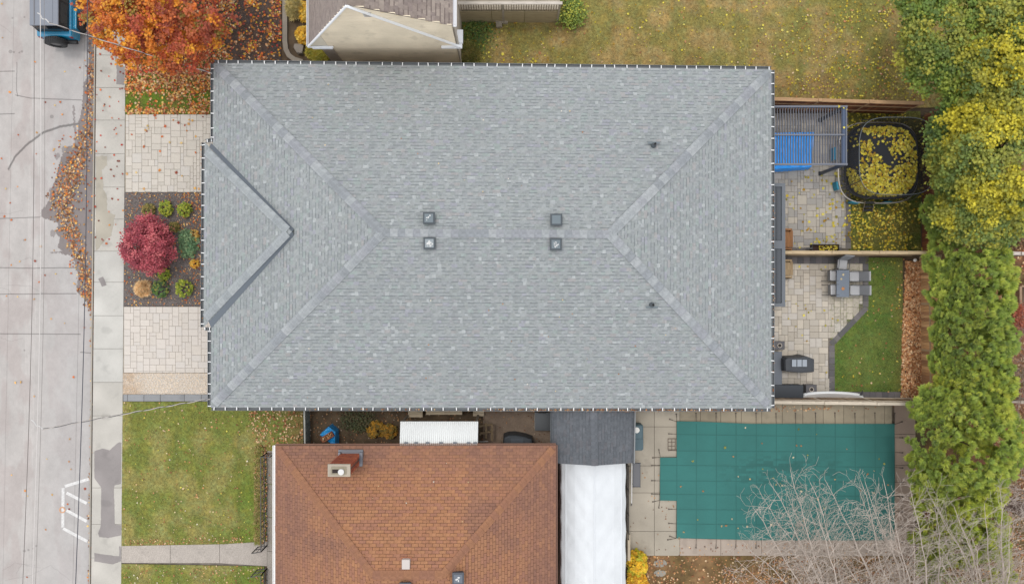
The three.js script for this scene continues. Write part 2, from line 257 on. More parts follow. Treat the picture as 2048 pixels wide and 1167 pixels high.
// sidewalk of single slabs
const swL = (y) => lerp(193, 181.5, y / 1167), swR = (y) => lerp(251, 241.5, y / 1167);
{
  const walk = new THREE.Group(); walk.name = 'sidewalk'; scene.add(walk); structure(walk, 'pale concrete sidewalk between the road and the front gardens', 'sidewalk');
  const ys = [-160, -95, -30, 43, 110, 175, 240, 307, 374, 438, 502, 564, 631, 697, 764, 831, 905, 975, 1048, 1115, 1190, 1260];
  for (let i = 0; i + 1 < ys.length; i++) {
    const a = ys[i] + 0.35, b = ys[i + 1] - 0.35, k = rr(0.96, 1.03), base = i > 9 && i < 14 ? [220, 217, 210] : [214, 209, 200];
    mk(new G().prism(pts([[swL(a), a], [swL(b), b], [swR(b), b], [swR(a), a]], 0.1), -0.02, 0.1), 'slab', mat(mul(C(...base), k), { map: T.conc, rough: 0.92, bump: T.grain, bs: 0.004 }), walk);
  }
  mk(new G().prism(pts([[swL(-160) + .6, -160], [swL(1260) + .6, 1260], [swR(1260) - .4, 1260], [swR(-160) - .4, -160]], 0.1), -0.02, 0.085), 'bedding', mat(C(120, 112, 104), { map: T.soil }), walk);
  const rough = (q, s) => { const o = []; q.forEach((a, i) => { const b = q[(i + 1) % q.length], n = Math.max(2, Math.hypot(a[0] - b[0], a[1] - b[1]) / 4 | 0); for (let k = 0; k < n; k++) o.push([lerp(a[0], b[0], k / n) + gauss() * s, lerp(a[1], b[1], k / n) + gauss() * s]); }); return o; };
  for (const q of [[[188, 902], [205, 896], [218, 900], [236, 884], [242, 885], [241.5, 967], [228, 970], [227, 985], [229, 1048], [242, 1050], [241.5, 1070], [215, 1075], [198, 1073], [196, 1065], [201, 1050], [202, 975], [188, 955]], [[188, 1105], [205, 1108], [238, 1112], [238, 1092], [241, 1092], [241, 1122], [225, 1128], [188, 1122]], [[206, 58], [216, 66], [222, 85], [215, 92], [206, 90]], [[227, 105], [233, 105], [235, 130], [249, 133], [248, 170], [232, 168], [233, 140]], [[196, 557], [205, 553], [209, 560], [212, 570], [203, 573], [199, 563]]])
    mk(new G().prism(pts(rough(q, 0.5), 0.1), 0.09, 0.104), 'asphalt_patch', mat(C(166, 159, 157), { map: T.conc, rough: 0.95 }), walk);
  for (const q of [[[191, 312], [212, 312], [214, 330], [203, 340], [206, 365], [205, 378], [213, 390], [213, 420], [230, 430], [222, 470], [205, 485], [195, 498], [190, 500]]])
    mk(new G().prism(pts(rough(q, 1.1), 0.1), 0.09, 0.1025), 'damp_stain', mat(C(196, 188, 172), { map: T.conc, rough: 0.75 }), walk);
  const kerb = new G(); kerb.bar(P(swL(-160) - 1.2, -160, 0), P(swL(1260) - 1.2, 1260, 0), 0.06, 0.096); mk(kerb, 'kerb', mat(C(190, 182, 170), { map: T.conc }), walk);
}
{ const g = new G(), x1 = P(-40, 0).x - 8; for (let i = 0; i < 20; i++) g.quad(V3(x1 - 30, 0.02, -60 + i * 6), V3(x1 - 30, 0.02, -54 + i * 6), V3(x1, 0.02, -54 + i * 6), V3(x1, 0.02, -60 + i * 6), C(140, 142, 84)); structure(mk(g, 'verge', mat(W1, { map: T.grass, vc: true, rough: 1 })), 'plain grass verge on the far side of the road', 'grass verge'); }
// the yards: earth everywhere behind the sidewalk, lawns and beds laid on it
{ const g = new G(), x0 = P(247, 0).x; g.quad(V3(x0, 0.05, -60), V3(x0, 0.05, 60), V3(70, 0.05, 60), V3(70, 0.05, -60), W1); structure(mk(g, 'yard_soil', mat(C(104, 88, 70), { map: T.soil, rough: 1 })), 'dark garden soil of the yards around the houses', 'soil'); }
const dry = (x, y, s) => sstep(0.36, 0.64, wn(x / 40, y / 40, s, 4));
const lawnN = (x, y) => { let c = mixc(C(150, 146, 72), C(186, 161, 104), clamp(dry(x, y, 3) * 0.75 + 0.3 - 0.25 * sstep(1450, 1750, x))); c = mixc(c, C(128, 138, 60), 0.7 * sstep(1020, 935, x)); return mixc(c, C(170, 135, 92), 0.5 * sstep(0.58, 0.72, wn(x / 60, y / 60, 14))); };
const lawnW = (x, y) => { const c = mixc(C(166, 160, 92), C(132, 144, 60), dry(x, y, 23) * 0.8); return mixc(c, C(118, 146, 44), 0.6 * sstep(455, 500, x) * sstep(900, 1000, y)); };
const lawnS = (x, y) => mixc(mixc(C(104, 132, 54), C(122, 142, 66), dry(x, y, 33)), C(142, 130, 72), 0.7 * sstep(1775, 1815, x));
const lawnB = (x, y) => mixc(C(96, 112, 44), C(126, 122, 56), dry(x, y, 37));
const lawnF = (x, y) => mixc(C(112, 138, 38), C(132, 118, 62), dry(x, y, 43));
const LAWNS = [];
function lawn(label, q, nx, ny, col, h = 0.1, dens = 300) {
  const o = sheet('lawn', label, 'lawn', q, h, (x, y) => mul(col(x, y), 0.92), T.grass, { nx, ny, bs: 0.03 });
  const a = P(q[0][0], q[0][1]), b = P(q[2][0], q[2][1]), n = Math.abs((b.x - a.x) * (b.z - a.z)) * dens;
  const list = scatter(q, n, h, (p, x, y) => { const j = 0.4 * gauss(); return [p.x, p.y, p.z, rr(0.03, 0.06), gauss() * 0.3, rnd() * 6.28, gauss() * 0.3, mul(mixc(col(x, y), C(190, 172, 105), clamp(0.15 + j * 0.5)), rr(0.9, 1.75)), 1]; });
  LAWNS.push(...list); return o;
}
lawn('wide dry tan lawn behind the gray roof, sprinkled with yellow leaves', [[925, -40], [2075, -40], [2075, 215], [925, 215]], 110, 26, lawnN, 0.1, 260);
lawn('green front lawn between the sidewalk and the orange-roofed house, above the walkway', [[swR(802) + .3, 803], [549, 803], [549, 1086], [swR(1090) + .3, 1092]], 44, 42, lawnW);
lawn('small leaf-strewn lawn corner between the front lawn and the alley gate', [[549.5, 800], [606, 800], [606, 892], [549.5, 892]], 10, 14, (x, y) => mixc(lawnW(x, y), C(150, 122, 84), 0.6 * sstep(560, 600, x)));
lawn('strip of front lawn below the pebbled walkway at the bottom edge', [[swR(1127) + .3, 1127], [528, 1132], [528, 1195], [swR(1190) + .3, 1195]], 40, 10, lawnW);
lawn('mown dark green lawn with a cut corner beside the beige patio', [[1660, 515], [1806, 515], [1806, 783], [1660, 783]], 24, 40, lawnS, 0.1, 420);
lawn('shady leaf-strewn lawn under and below the trampoline', [[1697, 222], [1842, 222], [1842, 503], [1697, 503]], 24, 40, lawnB);
lawn('front lawn corner by the sidewalk nearly hidden under fallen maple leaves', [[251, -40], [562, -40], [562, 228], [250, 228]], 44, 36, (x, y) => mixc(lawnF(x, y), C(98, 82, 76), clamp(sstep(430, 500, x) + 0.8 * sstep(150, 90, y))), 0.1, 160);
tag(inst('grass_blades', tuft, leafMat, LAWNS), 'short grass blades standing all over the lawns', 'grass', null, 'stuff');
sheet('garden_bed', 'dark gravel bed with a red maple and round shrubs', 'garden bed', [[swR(384) + .3, 384.5], [425, 384.5], [425, 612.5], [swR(613) + .3, 612.5]], 0.1, flat(C(142, 132, 128)), T.gravel, { bs: 0.03 });
sheet('gravel_strip', 'strip of pinkish beige pebbles below the lower driveway', 'gravel', [[swR(745) + .3, 745.5], [425, 745.5], [425, 788], [swR(788) + .3, 788]], 0.1, (x, y) => mixc(C(232, 218, 202, 1.12), C(200, 162, 122), 0.8 * sstep(300, 262, x) * wn(x / 9, y / 9, 5)), T.pebble, { nx: 30, ny: 6, bs: 0.03 });
sheet('side_yard', 'brownish speckled paving between the gray and the orange roofs', 'paving', [[966, 800], [1120, 800], [1120, 905], [966, 905]], 0.07, (x, y) => mixc(C(160, 140, 122), C(134, 116, 102), dry(x, y, 8)), T.aggregate, { nx: 14, ny: 9 });
sheet('back_border', 'leafy brown earth border below the pool paving', 'soil', [[1256, 1110], [2075, 1110], [2075, 1230], [1256, 1230]], 0.07, (x, y) => mixc(C(150, 118, 82), C(122, 100, 62), dry(x, y, 61)), T.soil, { nx: 60, ny: 10, bs: 0.04 });
sheet('alley_soil', 'reddish brown earth beyond the hedge at the edge', 'soil', [[1850, 225], [2090, 225], [2090, 1110], [1850, 1110]], 0.075, (x, y) => mixc(C(150, 104, 76), C(120, 100, 66), dry(x, y, 67)), T.soil, { nx: 16, ny: 60, bs: 0.04 });
// pavers
const near = (a, k) => a.map((c) => mixc(c, a.reduce((s, q) => [s[0] + q[0] / a.length, s[1] + q[1] / a.length, s[2] + q[2] / a.length], [0, 0, 0]), k));
const paverGeos = new Map();
function paverGeo(w, d, t = 0.06) {
  const key = w.toFixed(3) + '_' + d.toFixed(3) + '_' + t; if (paverGeos.has(key)) return paverGeos.get(key);
  const g = new G(), a = w / 2, b = d / 2, c = 0.007, q = (x, z, y) => [V3(-x, y, -z), V3(-x, y, z), V3(x, y, z), V3(x, y, -z)], lo = q(a, b, 0), mi = q(a, b, t - c), hi = q(a - c, b - c, t);
  for (let i = 0; i < 4; i++) { const j = (i + 1) % 4; g.quad(lo[i], mi[i], mi[j], lo[j]); g.quad(mi[i], hi[i], hi[j], mi[j]); } g.poly(hi);
  const r = g.geo(); paverGeos.set(key, r); return r;
}
function pave(parent, q, h, tones, x0, y0, mod = 6.45, gap = 0.012) {
  const xs = q.map((a) => a[0]), ys = q.map((a) => a[1]), nx = Math.ceil((Math.max(...xs) - x0) / mod), ny = Math.ceil((Math.max(...ys) - y0) / mod), occ = new Set(), m = mod * (H - h) / F;
  const free = (i, j) => i < nx && j < ny && !occ.has(i + j * 1000);
  for (let j = 0; j < ny; j++) for (let i = 0; i < nx; i++) {
    if (!free(i, j)) continue;
    let [w, d] = pick([[2, 2], [2, 2], [2, 3], [3, 2], [3, 2], [2, 3], [1, 2], [2, 1], [3, 2], [2, 2], [3, 3]]);
    const fits = (a, b) => { for (let y = 0; y < b; y++) for (let x = 0; x < a; x++) if (!free(i + x, j + y)) return false; return true; };
    for (const [a, b] of [[w, d], [d, w], [2, 2], [2, 1], [1, 2], [1, 1]]) if (fits(a, b)) { w = a; d = b; break; }
    for (let y = 0; y < d; y++) for (let x = 0; x < w; x++) occ.add(i + x + (j + y) * 1000);
    const ax = x0 + i * mod, ay = y0 + j * mod, bx = Math.min(ax + w * mod, Math.max(...xs)), by = Math.min(ay + d * mod, Math.max(...ys)), cx = (ax + bx) / 2, cy = (ay + by) / 2;
    if (bx - ax < 2 || by - ay < 2 || !inPoly(cx, cy, q)) continue;
    const k = (H - h) / F, o = mk(paverGeo((bx - ax) * k - gap, (by - ay) * k - gap), 'paver', mat(pick(tones), { map: T.conc, rough: 0.9, bump: T.grain, bs: 0.003 }), parent);
    const p = P(cx, cy, h); o.position.set(p.x, h - 0.06 + gauss() * 0.0015, p.z); o.rotation.y = gauss() * 0.002;
  }
}
function paved(name, label, category, q, h, joint) { const o = new THREE.Group(); o.name = numbered(name); scene.add(o); structure(o, label, category); mk(new G().prism(pts(q, h), 0.0, h - 0.014), 'joint_sand', mat(joint, { map: T.soil }), o); return o; }
const beige = [[216, 208, 196], [222, 214, 203], [211, 203, 193], [207, 200, 188], [219, 211, 198], [213, 208, 201]].map((c) => C(...c, 1.14));
const pale = [[221, 212, 203], [216, 207, 197], [226, 217, 208], [219, 212, 205], [223, 213, 201], [228, 219, 209]].map((c) => C(...c, 1.12));
const greyer = [[190, 182, 170], [182, 175, 166], [174, 169, 162], [197, 188, 174], [186, 180, 174], [168, 164, 160]].map((c) => C(...c, 1.25));
const cream = [[214, 203, 187], [207, 197, 183], [219, 208, 192], [201, 192, 179], [212, 204, 194], [196, 186, 172]].map((c) => C(...c, 1.14));
{ const q = [[swR(230) + .3, 228.5], [436, 228.5], [436, 384], [swR(384) + .3, 384]]; pave(paved('driveway', 'beige paver driveway above the gravel bed, by the orange maple', 'driveway', q, 0.12, C(158, 150, 138)), q, 0.12, near(beige, 0.45), 250.6, 228.5); }
{ const q = [[swR(613) + .3, 613], [434, 613], [434, 745], [swR(745) + .3, 745]]; pave(paved('driveway', 'paler paver driveway between the gravel bed and the pebble strip', 'driveway', q, 0.12, C(172, 164, 154)), q, 0.12, near(pale, 0.45), 247.2, 613); }
{ const q = [[1538, 226], [1698, 226], [1698, 501], [1538, 501]]; const o = paved('patio', 'leaf-strewn greyish patio beside the pergola and the trampoline', 'patio', q, 0.12, C(124, 116, 106)); pave(o, [[1538, 226], [1692, 226], [1692, 496], [1538, 496]], 0.12, greyer, 1545, 226, 6.3);
  const dk = [[130, 124, 122], [118, 114, 112], [138, 132, 128]].map((c) => C(...c)); for (let y = 348; y < 500; y += 13) { const m = mk(paverGeo(0.24, 0.305), 'border_stone', mat(pick(dk), { map: T.conc }), o), p = P(1697.6, y, 0.12); m.position.set(p.x, 0.063, p.z); } for (let x = 1548; x < 1690; x += 13) { const m = mk(paverGeo(0.305, 0.16), 'border_stone', mat(pick(dk), { map: T.conc }), o), p = P(x, 497.5, 0.12); m.position.set(p.x, 0.063, p.z); } }
{ const q = [[1538, 510], [1738, 510], [1738, 616], [1670, 690], [1670, 784], [1538, 802]], dk = [[128, 122, 124], [118, 114, 117], [136, 130, 131], [110, 107, 110]].map((c) => C(...c)); const o = paved('patio', 'cream paver patio with a dark stone border and dining table', 'patio', q, 0.12, C(122, 114, 106)); pave(o, [[1540, 527], [1726, 527], [1726, 613], [1659, 688], [1659, 800], [1540, 800]], 0.12, cream, 1545.5, 527, 6.2);
  const bs = (x, y, w, d, r) => { const m = mk(paverGeo(w, d), 'border_stone', mat(pick(dk), { map: T.conc }), o), p = P(x, y, 0.12); m.position.set(p.x, 0.064, p.z); m.rotation.y = r; };
  for (let x = 1552; x < 1738; x += 12.4) bs(x, 520.5, 0.3, 0.31, 0);
  for (let y = 533; y < 612; y += 12.4) bs(1732, y, 0.28, 0.3, 0);
  for (let t = 0; t <= 1; t += 1 / 8) bs(lerp(1730, 1667, t), lerp(619, 684, t), 0.29, 0.27, 0.77);
  for (let y = 696; y < 784; y += 12.4) bs(1664.5, y, 0.28, 0.3, 0);
  for (let x = 1672; x < 1806; x += 12.4) bs(x, 789, 0.3, 0.28, 0); }
{ const o = paved('garden_edging', 'row of blue-grey slabs edging the front lawn below the pebbles', 'edging', [[swR(788) + .3, 788.3], [432, 788.3], [432, 802], [swR(800) + .3, 802]], 0.13, C(120, 118, 118)); for (const [a, b] of [[246, 254], [254.5, 287], [287.5, 320], [320.5, 368], [368.5, 402], [402.5, 434]]) { const m = mk(paverGeo((b - a) * M1 * 0.996 - 0.01, 0.335), 'slab', mat(mul(C(163, 164, 166), rr(0.93, 1.06)), { map: T.conc }), o), p = P((a + b) / 2, 795.3, 0.13); m.position.set(p.x, 0.074, p.z); } }
{ const o = paved('walkway', 'pebbled concrete walkway from the sidewalk to the orange-roofed house', 'path', [[swR(1090) + .3, 1091], [540, 1083], [540, 1132], [swR(1127) + .3, 1126]], 0.11, C(120, 112, 104)), ag = (k) => mat(mul(C(200, 190, 180), k), { map: T.aggregate, rough: 0.95, bump: T.aggregate, bs: 0.01 });
  for (const q of [[[swR(1090) + .5, 1091.5], [339.6, 1089.5], [339.6, 1125], [swR(1127) + .5, 1125]], [[340.4, 1089.5], [438.2, 1088], [438.2, 1125.5], [340.4, 1125]], [[439, 1088], [533.5, 1082.5], [533.5, 1131.5], [439, 1125.5]]]) mk(new G().prism(pts(q, 0.12), 0.06, 0.12), 'slab', ag(rr(0.97, 1.03)), o);
  const e = [901, 968, 1034, 1102, 1168, 1240]; for (let i = 0; i + 1 < e.length; i++) mk(new G().prism(pts([[534, e[i] + .4], [534, e[i + 1] - .4], [570, e[i + 1] - .4], [570, e[i] + .4]], 0.12), 0.05, 0.12), 'slab', mat(mul(C(186, 178, 168), rr(0.97, 1.03)), { map: T.aggregate, rough: 0.95 }), o); }
// pool paving of separate concrete slabs
{ const o = paved('pool_deck', 'stained concrete slab paving around the covered pool', 'pool deck', [[1254, 806], [1832, 806], [1832, 1111], [1254, 1111]], 0.1, C(96, 88, 78)), sl = (x0, y0, x1, y1, c = [184, 172, 156]) => mk(new G().prism(pts([[x0 + .4, y0 + .4], [x0 + .4, y1 - .4], [x1 - .4, y1 - .4], [x1 - .4, y0 + .4]], 0.12), 0.03, 0.12), 'slab', mat(mul(C(...c), rr(1.05, 1.16)), { map: T.conc, rough: 0.93, bump: T.grain, bs: 0.004 }), o);
  for (const [x0, x1] of [[1254, 1309], [1309, 1360]]) { const e = [806, 853, 931, 985, 1062, 1111]; for (let i = 0; i < 5; i++) sl(x0, e[i], x1, e[i + 1], [186, 176, 160]); }
  for (let x = 1360; x < 1780; x += 41) sl(x, 806, Math.min(x + 41, 1790), 853, [172, 160, 138]);
  for (let x = 1360; x < 1780; x += 82) sl(x, 1070, Math.min(x + 82, 1790), 1111, [188, 172, 158]);
  for (let y = 806; y < 1100; y += 62) sl(1784, y, 1832, Math.min(y + 62, 1111), [186, 164, 148]); }
// ---------- roofs ----------
function clipHalf(q, a, b) {                                // keep what lies left of a->b (2D)
  const out = [], sd = (p) => (b[0] - a[0]) * (p[1] - a[1]) - (b[1] - a[1]) * (p[0] - a[0]);
  for (let i = 0; i < q.length; i++) { const p = q[i], r = q[(i + 1) % q.length], s = sd(p), t = sd(r); if (s >= 0) out.push(p); if ((s >= 0) !== (t >= 0)) { const k = s / (s - t); out.push([p[0] + (r[0] - p[0]) * k, p[1] + (r[1] - p[1]) * k]); } }
  return out;
}
const area2 = (q) => { let a = 0; for (let i = 0; i < q.length; i++) { const b = q[(i + 1) % q.length]; a += q[i][0] * b[1] - q[i][1] * b[0]; } return a / 2; };
const tabGeos = new Map();
function tabGeo(w, e, t) {                                  // one whole shingle tab: thick at its lower edge
  const key = [w, e, t].map((x) => x.toFixed(3)).join(); if (tabGeos.has(key)) return tabGeos.get(key);
  const a = w / 2 - 0.003, g = new G().hexa([V3(-a, 0, 0), V3(a, 0, 0), V3(a, 0, -e), V3(-a, 0, -e)], [V3(-a, t, 0), V3(a, t, 0), V3(a, t * 0.25, -e), V3(-a, t * 0.25, -e)]).geo(); tabGeos.set(key, g); return g;
}
// lays courses on the plane polygon q (q[0]-q[1] is the eave, seen from above it runs so that the slope rises to its left)
function shingle(roof, q, o, keep) {
  const O = q[0], u = q[1].clone().sub(O).normalize(), n = u.clone().cross(q[2].clone().sub(O)).normalize(); if (n.y < 0) n.negate();
  const v = n.clone().cross(u).normalize(); let flip = 1; if (q[2].clone().sub(O).dot(v) < 0) { v.negate(); flip = -1; }
  const poly = q.map((p) => { const d = p.clone().sub(O); return [d.dot(u), d.dot(v)]; }); if (area2(poly) < 0) poly.reverse();
  const us = poly.map((p) => p[0]), vs = poly.map((p) => p[1]), u0 = Math.min(...us), u1 = Math.max(...us), v1 = Math.max(...vs), at = (a, b, h) => O.clone().addScaledVector(u, a).addScaledVector(v, b).addScaledVector(n, h);
  const basis = new THREE.Matrix4().makeBasis(u.clone().multiplyScalar(flip), n, v.clone().multiplyScalar(-1)), rot = new THREE.Quaternion().setFromRotationMatrix(basis);
  const body = o.body, shadowBand = o.shadowBand, t = o.thick; let row = 0, was = false;
  for (let b = 0; b < v1; b += o.exp, row++) {
    let a = u0 - (o.tab ? (row % 2) * o.tab / 2 + 0.02 * rnd() : rnd() * 0.3);
    while (a < u1) {
      const w = o.tab || pick(o.widths), r = [[a, b], [a + w, b], [a + w, b + o.exp], [a, b + o.exp]];
      let c = r; for (let i = 0; i < poly.length && c.length; i++) c = clipHalf(c, poly[i], poly[(i + 1) % poly.length]);
      const ar = c.length > 2 ? Math.abs(area2(c)) : 0;
      if (ar > 0.0012) {
        const m = at(a + w / 2, b, 0), k = o.tone(m.x, m.z, row, w), hi = (p) => at(p[0], p[1], lerp(t, t * 0.25, (p[1] - b) / o.exp));
        if (ar > w * o.exp * 0.998 && rnd() < o.keepShare && keep.n > 0 && w >= o.keepMin) {
          keep.n--; const s = mk(tabGeo(w, o.exp, t), 'shingle', mat(k, { map: T.grain, rough: 0.95 }), roof); s.position.copy(m); s.quaternion.copy(rot);
        } else {
          const g = o.gap ? c.map(([x, y]) => [clamp(x, a + o.gap, a + w - o.gap), Math.max(y, b + o.drop)]) : c, top = g.map(hi), low = g.map((p) => at(p[0], p[1], 0));
          body.poly(top, k); for (let i = 0; i < g.length; i++) { const j = (i + 1) % g.length; if (Math.abs(g[i][1] - g[j][1]) < 1e-4 && g[i][1] < b + 0.02 || Math.abs(g[i][0] - g[j][0]) < 1e-4) body.quad(low[i], low[j], top[j], top[i], k); }
        }
        was = shadowBand && rnd() < (was ? o.shadowShare * 0.6 : o.shadowShare * 1.4); if (was) {                     // dark granule band, painted in as the shadow line under the next course
          const e0 = b + o.exp * 0.74; let d = [[a - 0.01, e0], [a + w * (o.shadowStretch || 1), e0], [a + w * (o.shadowStretch || 1), b + o.exp], [a - 0.01, b + o.exp]];
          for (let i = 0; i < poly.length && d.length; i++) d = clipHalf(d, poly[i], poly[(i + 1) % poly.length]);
          if (d.length > 2) shadowBand.poly(d.map((p) => at(p[0], p[1], t * 0.5 + 0.0016)), o.shadowTone());
        }
      }
      a += w;
    }
  }
}
// a line of folded cap shingles from the low end A to the high end B; w1, w2 are points on the two slopes beside it
function caps(roof, A, B, q1, q2, pitch, half, tones, thick = 0.022) {
  const d = B.clone().sub(A), len = d.length(); d.normalize();
  const wing = (q) => { const w = q.clone().sub(A); return w.addScaledVector(d, -w.dot(d)).normalize(); }, w1 = wing(q1), w2 = wing(q2), up = d.clone().cross(w1); if (up.y < 0) up.negate(); const up2 = d.clone().cross(w2); if (up2.y < 0) up2.negate(); const um = up.clone().add(up2).normalize();
  const L = pitch * 1.12, f = (s, w, x, h) => d.clone().multiplyScalar(s).addScaledVector(w, x).addScaledVector(w === w1 ? up : w === w2 ? up2 : um, h), Z = V3(0, 0, 0);
  const g = new G(), h0 = thick + 0.014, h1 = thick * 0.35 + 0.012;
  for (const w of [w1, w2]) { g.quad(f(0, Z, 0, h0 + .006), f(L, Z, 0, h1 + .006), f(L, w, half, h1), f(0, w, half, h0)); g.quad(f(0, w, half, 0), f(L, w, half, 0), f(L, w, half, h1), f(0, w, half, h0)); g.quad(f(0, Z, 0, 0), f(0, w, half, 0), f(0, w, half, h0), f(0, Z, 0, h0 + .006)); g.quad(f(L, Z, 0, 0), f(L, w, half, 0), f(L, w, half, h1), f(L, Z, 0, h1 + .006)); }
  const geo = g.geo(), n = Math.floor(len / pitch); for (let i = 0; i < n; i++) { const m = mk(geo, 'cap_shingle', mat(pick(tones), { map: T.grain, rough: 0.95 }), roof); m.position.copy(A).addScaledVector(d, i * len / n); }
}
function gutter(house, a, b, out, col, w = 0.13, name = 'gutter') {
  const g = new G(), s = out.clone().multiplyScalar(w), A = a.clone().addScaledVector(out, 0.01), B = b.clone().addScaledVector(out, 0.01); A.y -= 0.1; B.y -= 0.1;
  g.bar(A.clone().addScaledVector(s, 0.5), B.clone().addScaledVector(s, 0.5), w, 0.012); g.bar(A.clone().add(s), B.clone().add(s), 0.022, 0.1); g.bar(A, B, 0.015, 0.085);
  return mk(g, name, mat(col, { rough: 0.6 }), house);
}
function walls(house, q, h, col, mp, name = 'wall') { for (let i = 0; i < q.length; i++) { const a = q[i], b = q[(i + 1) % q.length]; mk(new G().bar(V3(a.x, -0.02, a.z), V3(b.x, -0.02, b.z), 0.2, h), name, mat(col, { map: mp || T.conc }), house); } }
function boxVent(house, p, sz, col, topCol, dropped) {        // a square roof vent: flashing, box, overhanging lid
  const v = new THREE.Group(); v.name = 'roof_vent'; v.position.copy(p); house.add(v);
  mk(new G().box(0, -0.05, 0, sz * 0.82, 0.22, sz * 0.82), 'vent_box', mat(mul(col, 0.7), { rough: 0.6 }), v);
  const lid = new G(), q = (s, y) => [V3(-s, y, -s), V3(-s, y, s), V3(s, y, s), V3(s, y, -s)], a = sz / 2, l0 = q(a, 0.16), l1 = q(a, 0.235), l2 = q(a * 0.72, 0.275);
  for (let i = 0; i < 4; i++) { const j = (i + 1) % 4; lid.quad(l0[i], l1[i], l1[j], l0[j], [1, 1, 1]); lid.quad(l1[i], l2[i], l2[j], l1[j]); } mk(lid, 'vent_lid', mat(col, { rough: 0.55 }), v); mk(new G().poly(l2.map((x) => x.clone().setY(0.276))), 'lid_panel', mat(topCol, { rough: 0.5 }), v);
  if (dropped) { const d = new G(); for (let i = 0; i < dropped; i++) d.cyl(gauss() * a * 0.42, 0.277, gauss() * a * 0.42, rr(0.008, 0.036), 0.003 + i * 0.0004, 7); stuffPart(mk(d, 'bird_droppings', mat(C(238, 238, 236)), v)); }
}
const avg = (...p) => p.reduce((s, q) => s.add(q), V3(0, 0, 0)).multiplyScalar(1 / p.length);
{ // the gray hip-roofed house
  const E = 2.9, R = 5.2, house = thing('gray_house', 'long house under a light gray shingled hip roof edged with white gutter clips', 'house');
  const NW = P(427, 126, E), NE = P(1543, 139, E), SE = P(1543, 816, E), SW = P(421, 814, E), A = P(765, 465, R), B = P(1220, 468, R);
  const tones = [[168, 174, 176], [172, 178, 180], [176, 182, 184], [164, 170, 172], [171, 178, 178], [176, 181, 181], [168, 173, 177], [176, 181, 182], [172, 174, 178], [178, 183, 185], [172, 179, 178]].map((c) => C(...c, 0.96)), light = [[184, 189, 191], [190, 195, 196], [180, 185, 186]].map((c) => C(...c, 0.97)), odd = [[170, 172, 180], [167, 177, 175], [175, 174, 174]].map((c) => C(...c, 0.97));
  const A0 = A.clone().setY(R - 0.14), B0 = B.clone().setY(R - 0.14), roof = mk(new G().poly([NW, NE, B0, A0]).poly([SE, SW, A0, B0]).poly([SW, NW, A0]).poly([NE, SE, B0]), 'roof', mat(C(150, 156, 158), { map: T.grain }), house);
  const o = { exp: 0.157, thick: 0.012, widths: [0.11, 0.14, 0.15, 0.17, 0.19, 0.22, 0.25, 0.3, 0.34], body: new G(), shadowBand: new G(), shadowShare: 0.52, keepShare: 0.06, keepMin: 0.24, shadowTone: () => mul(C(138, 145, 148), rr(0.9, 1.15)), tone: (x, z, row, w) => { const r = rnd(); return r < (w < 0.18 ? 0.12 : w < 0.2 ? 0.06 : 0.005) ? pick(light) : r < 0.13 + 0.05 * wn(x, z, 5) ? pick(odd) : mul(mixc(pick(tones), C(172, 176, 175), 0.25), 0.955 * (1 + 0.1 * (wn(x / 2.2, z / 4, 97, 3) - 0.5))); } }, keep = { n: 300 };
  shingle(roof, [SW, SE, B, A], o, keep); shingle(roof, [NE, NW, A, B], o, keep); shingle(roof, [NW, SW, A], o, keep); shingle(roof, [SE, NE, B], o, keep);
  const capT = [[172, 177, 181], [182, 187, 190], [162, 167, 173], [168, 171, 178], [188, 192, 195], [158, 163, 168], [176, 179, 185]].map((c) => mixc(C(...c, 0.95), C(170, 175, 177, 0.94), 0.15));
  const so = V3(0, 0.02, 0); for (const [c, t, q1, q2] of [[NW, A, SW, NE], [SW, A, NW, SE], [NE, B, SE, NW], [SE, B, NE, SW]]) caps(roof, c.clone().lerp(t, 0.022).add(so), t.clone().add(so), q1, q2, 0.37, 0.2, capT);
  caps(roof, A.clone().add(so), B.clone().add(so), NW, SW, 0.31, 0.17, capT);
  // porch gable, a low triangle raised over the front slope, closed at its sides by smooth metal
  const wN = SW.clone().sub(NW).cross(A.clone().sub(NW)).normalize(), onW = (x, y, up) => { let lo = 0, hi = 8; const f = (h) => P(x, y, h).sub(NW).dot(wN) * Math.sign(wN.y); for (let i = 0; i < 40; i++) { const m = (lo + hi) / 2; if (f(m) < 0) lo = m; else hi = m; } return P(x, y, lo + up); };
  const p1 = P(409, 284, E + 0.03), p2 = P(407, 654, E + 0.03), ap = onW(584, 463, 0.2), d1 = P(427, 281, E + 0.02), d2 = P(421, 655, E + 0.02);
  const porch = mk(new G().poly([p1, p2, ap]), 'porch_roof', mat(C(150, 156, 158), { map: T.grain }), house);
  shingle(porch, [p1, p2, ap], { ...o, keepShare: 0 }, keep);
  const steel = mat(C(112, 121, 131), { rough: 0.55 }), flash = new G(), fl2 = new G(), e1 = (u) => p1.clone().lerp(ap, u), e2 = (u) => p2.clone().lerp(ap, u);
  const o1 = (u) => onW(lerp(421, 588, u), lerp(285, 458, u), 0.022), o2 = (u) => onW(lerp(422, 588, u), lerp(656, 470, u), 0.022), up = (v, k) => v.clone().add(V3(0, k, 0));
  for (let i = 0; i < 8; i++) { const u = i / 8, v = (i + 1) / 8, s0 = lerp(0.06, 1, u), s1 = lerp(0.06, 1, v); flash.quad(up(e1(s0), 0.02), o1(u), o1(v), up(e1(s1), 0.02)); fl2.quad(up(e2(s0), 0.02), o2(u), o2(v), up(e2(s1), 0.02)); }
  mk(flash, 'valley_flashing', steel, porch); mk(fl2, 'valley_flashing', steel, porch);
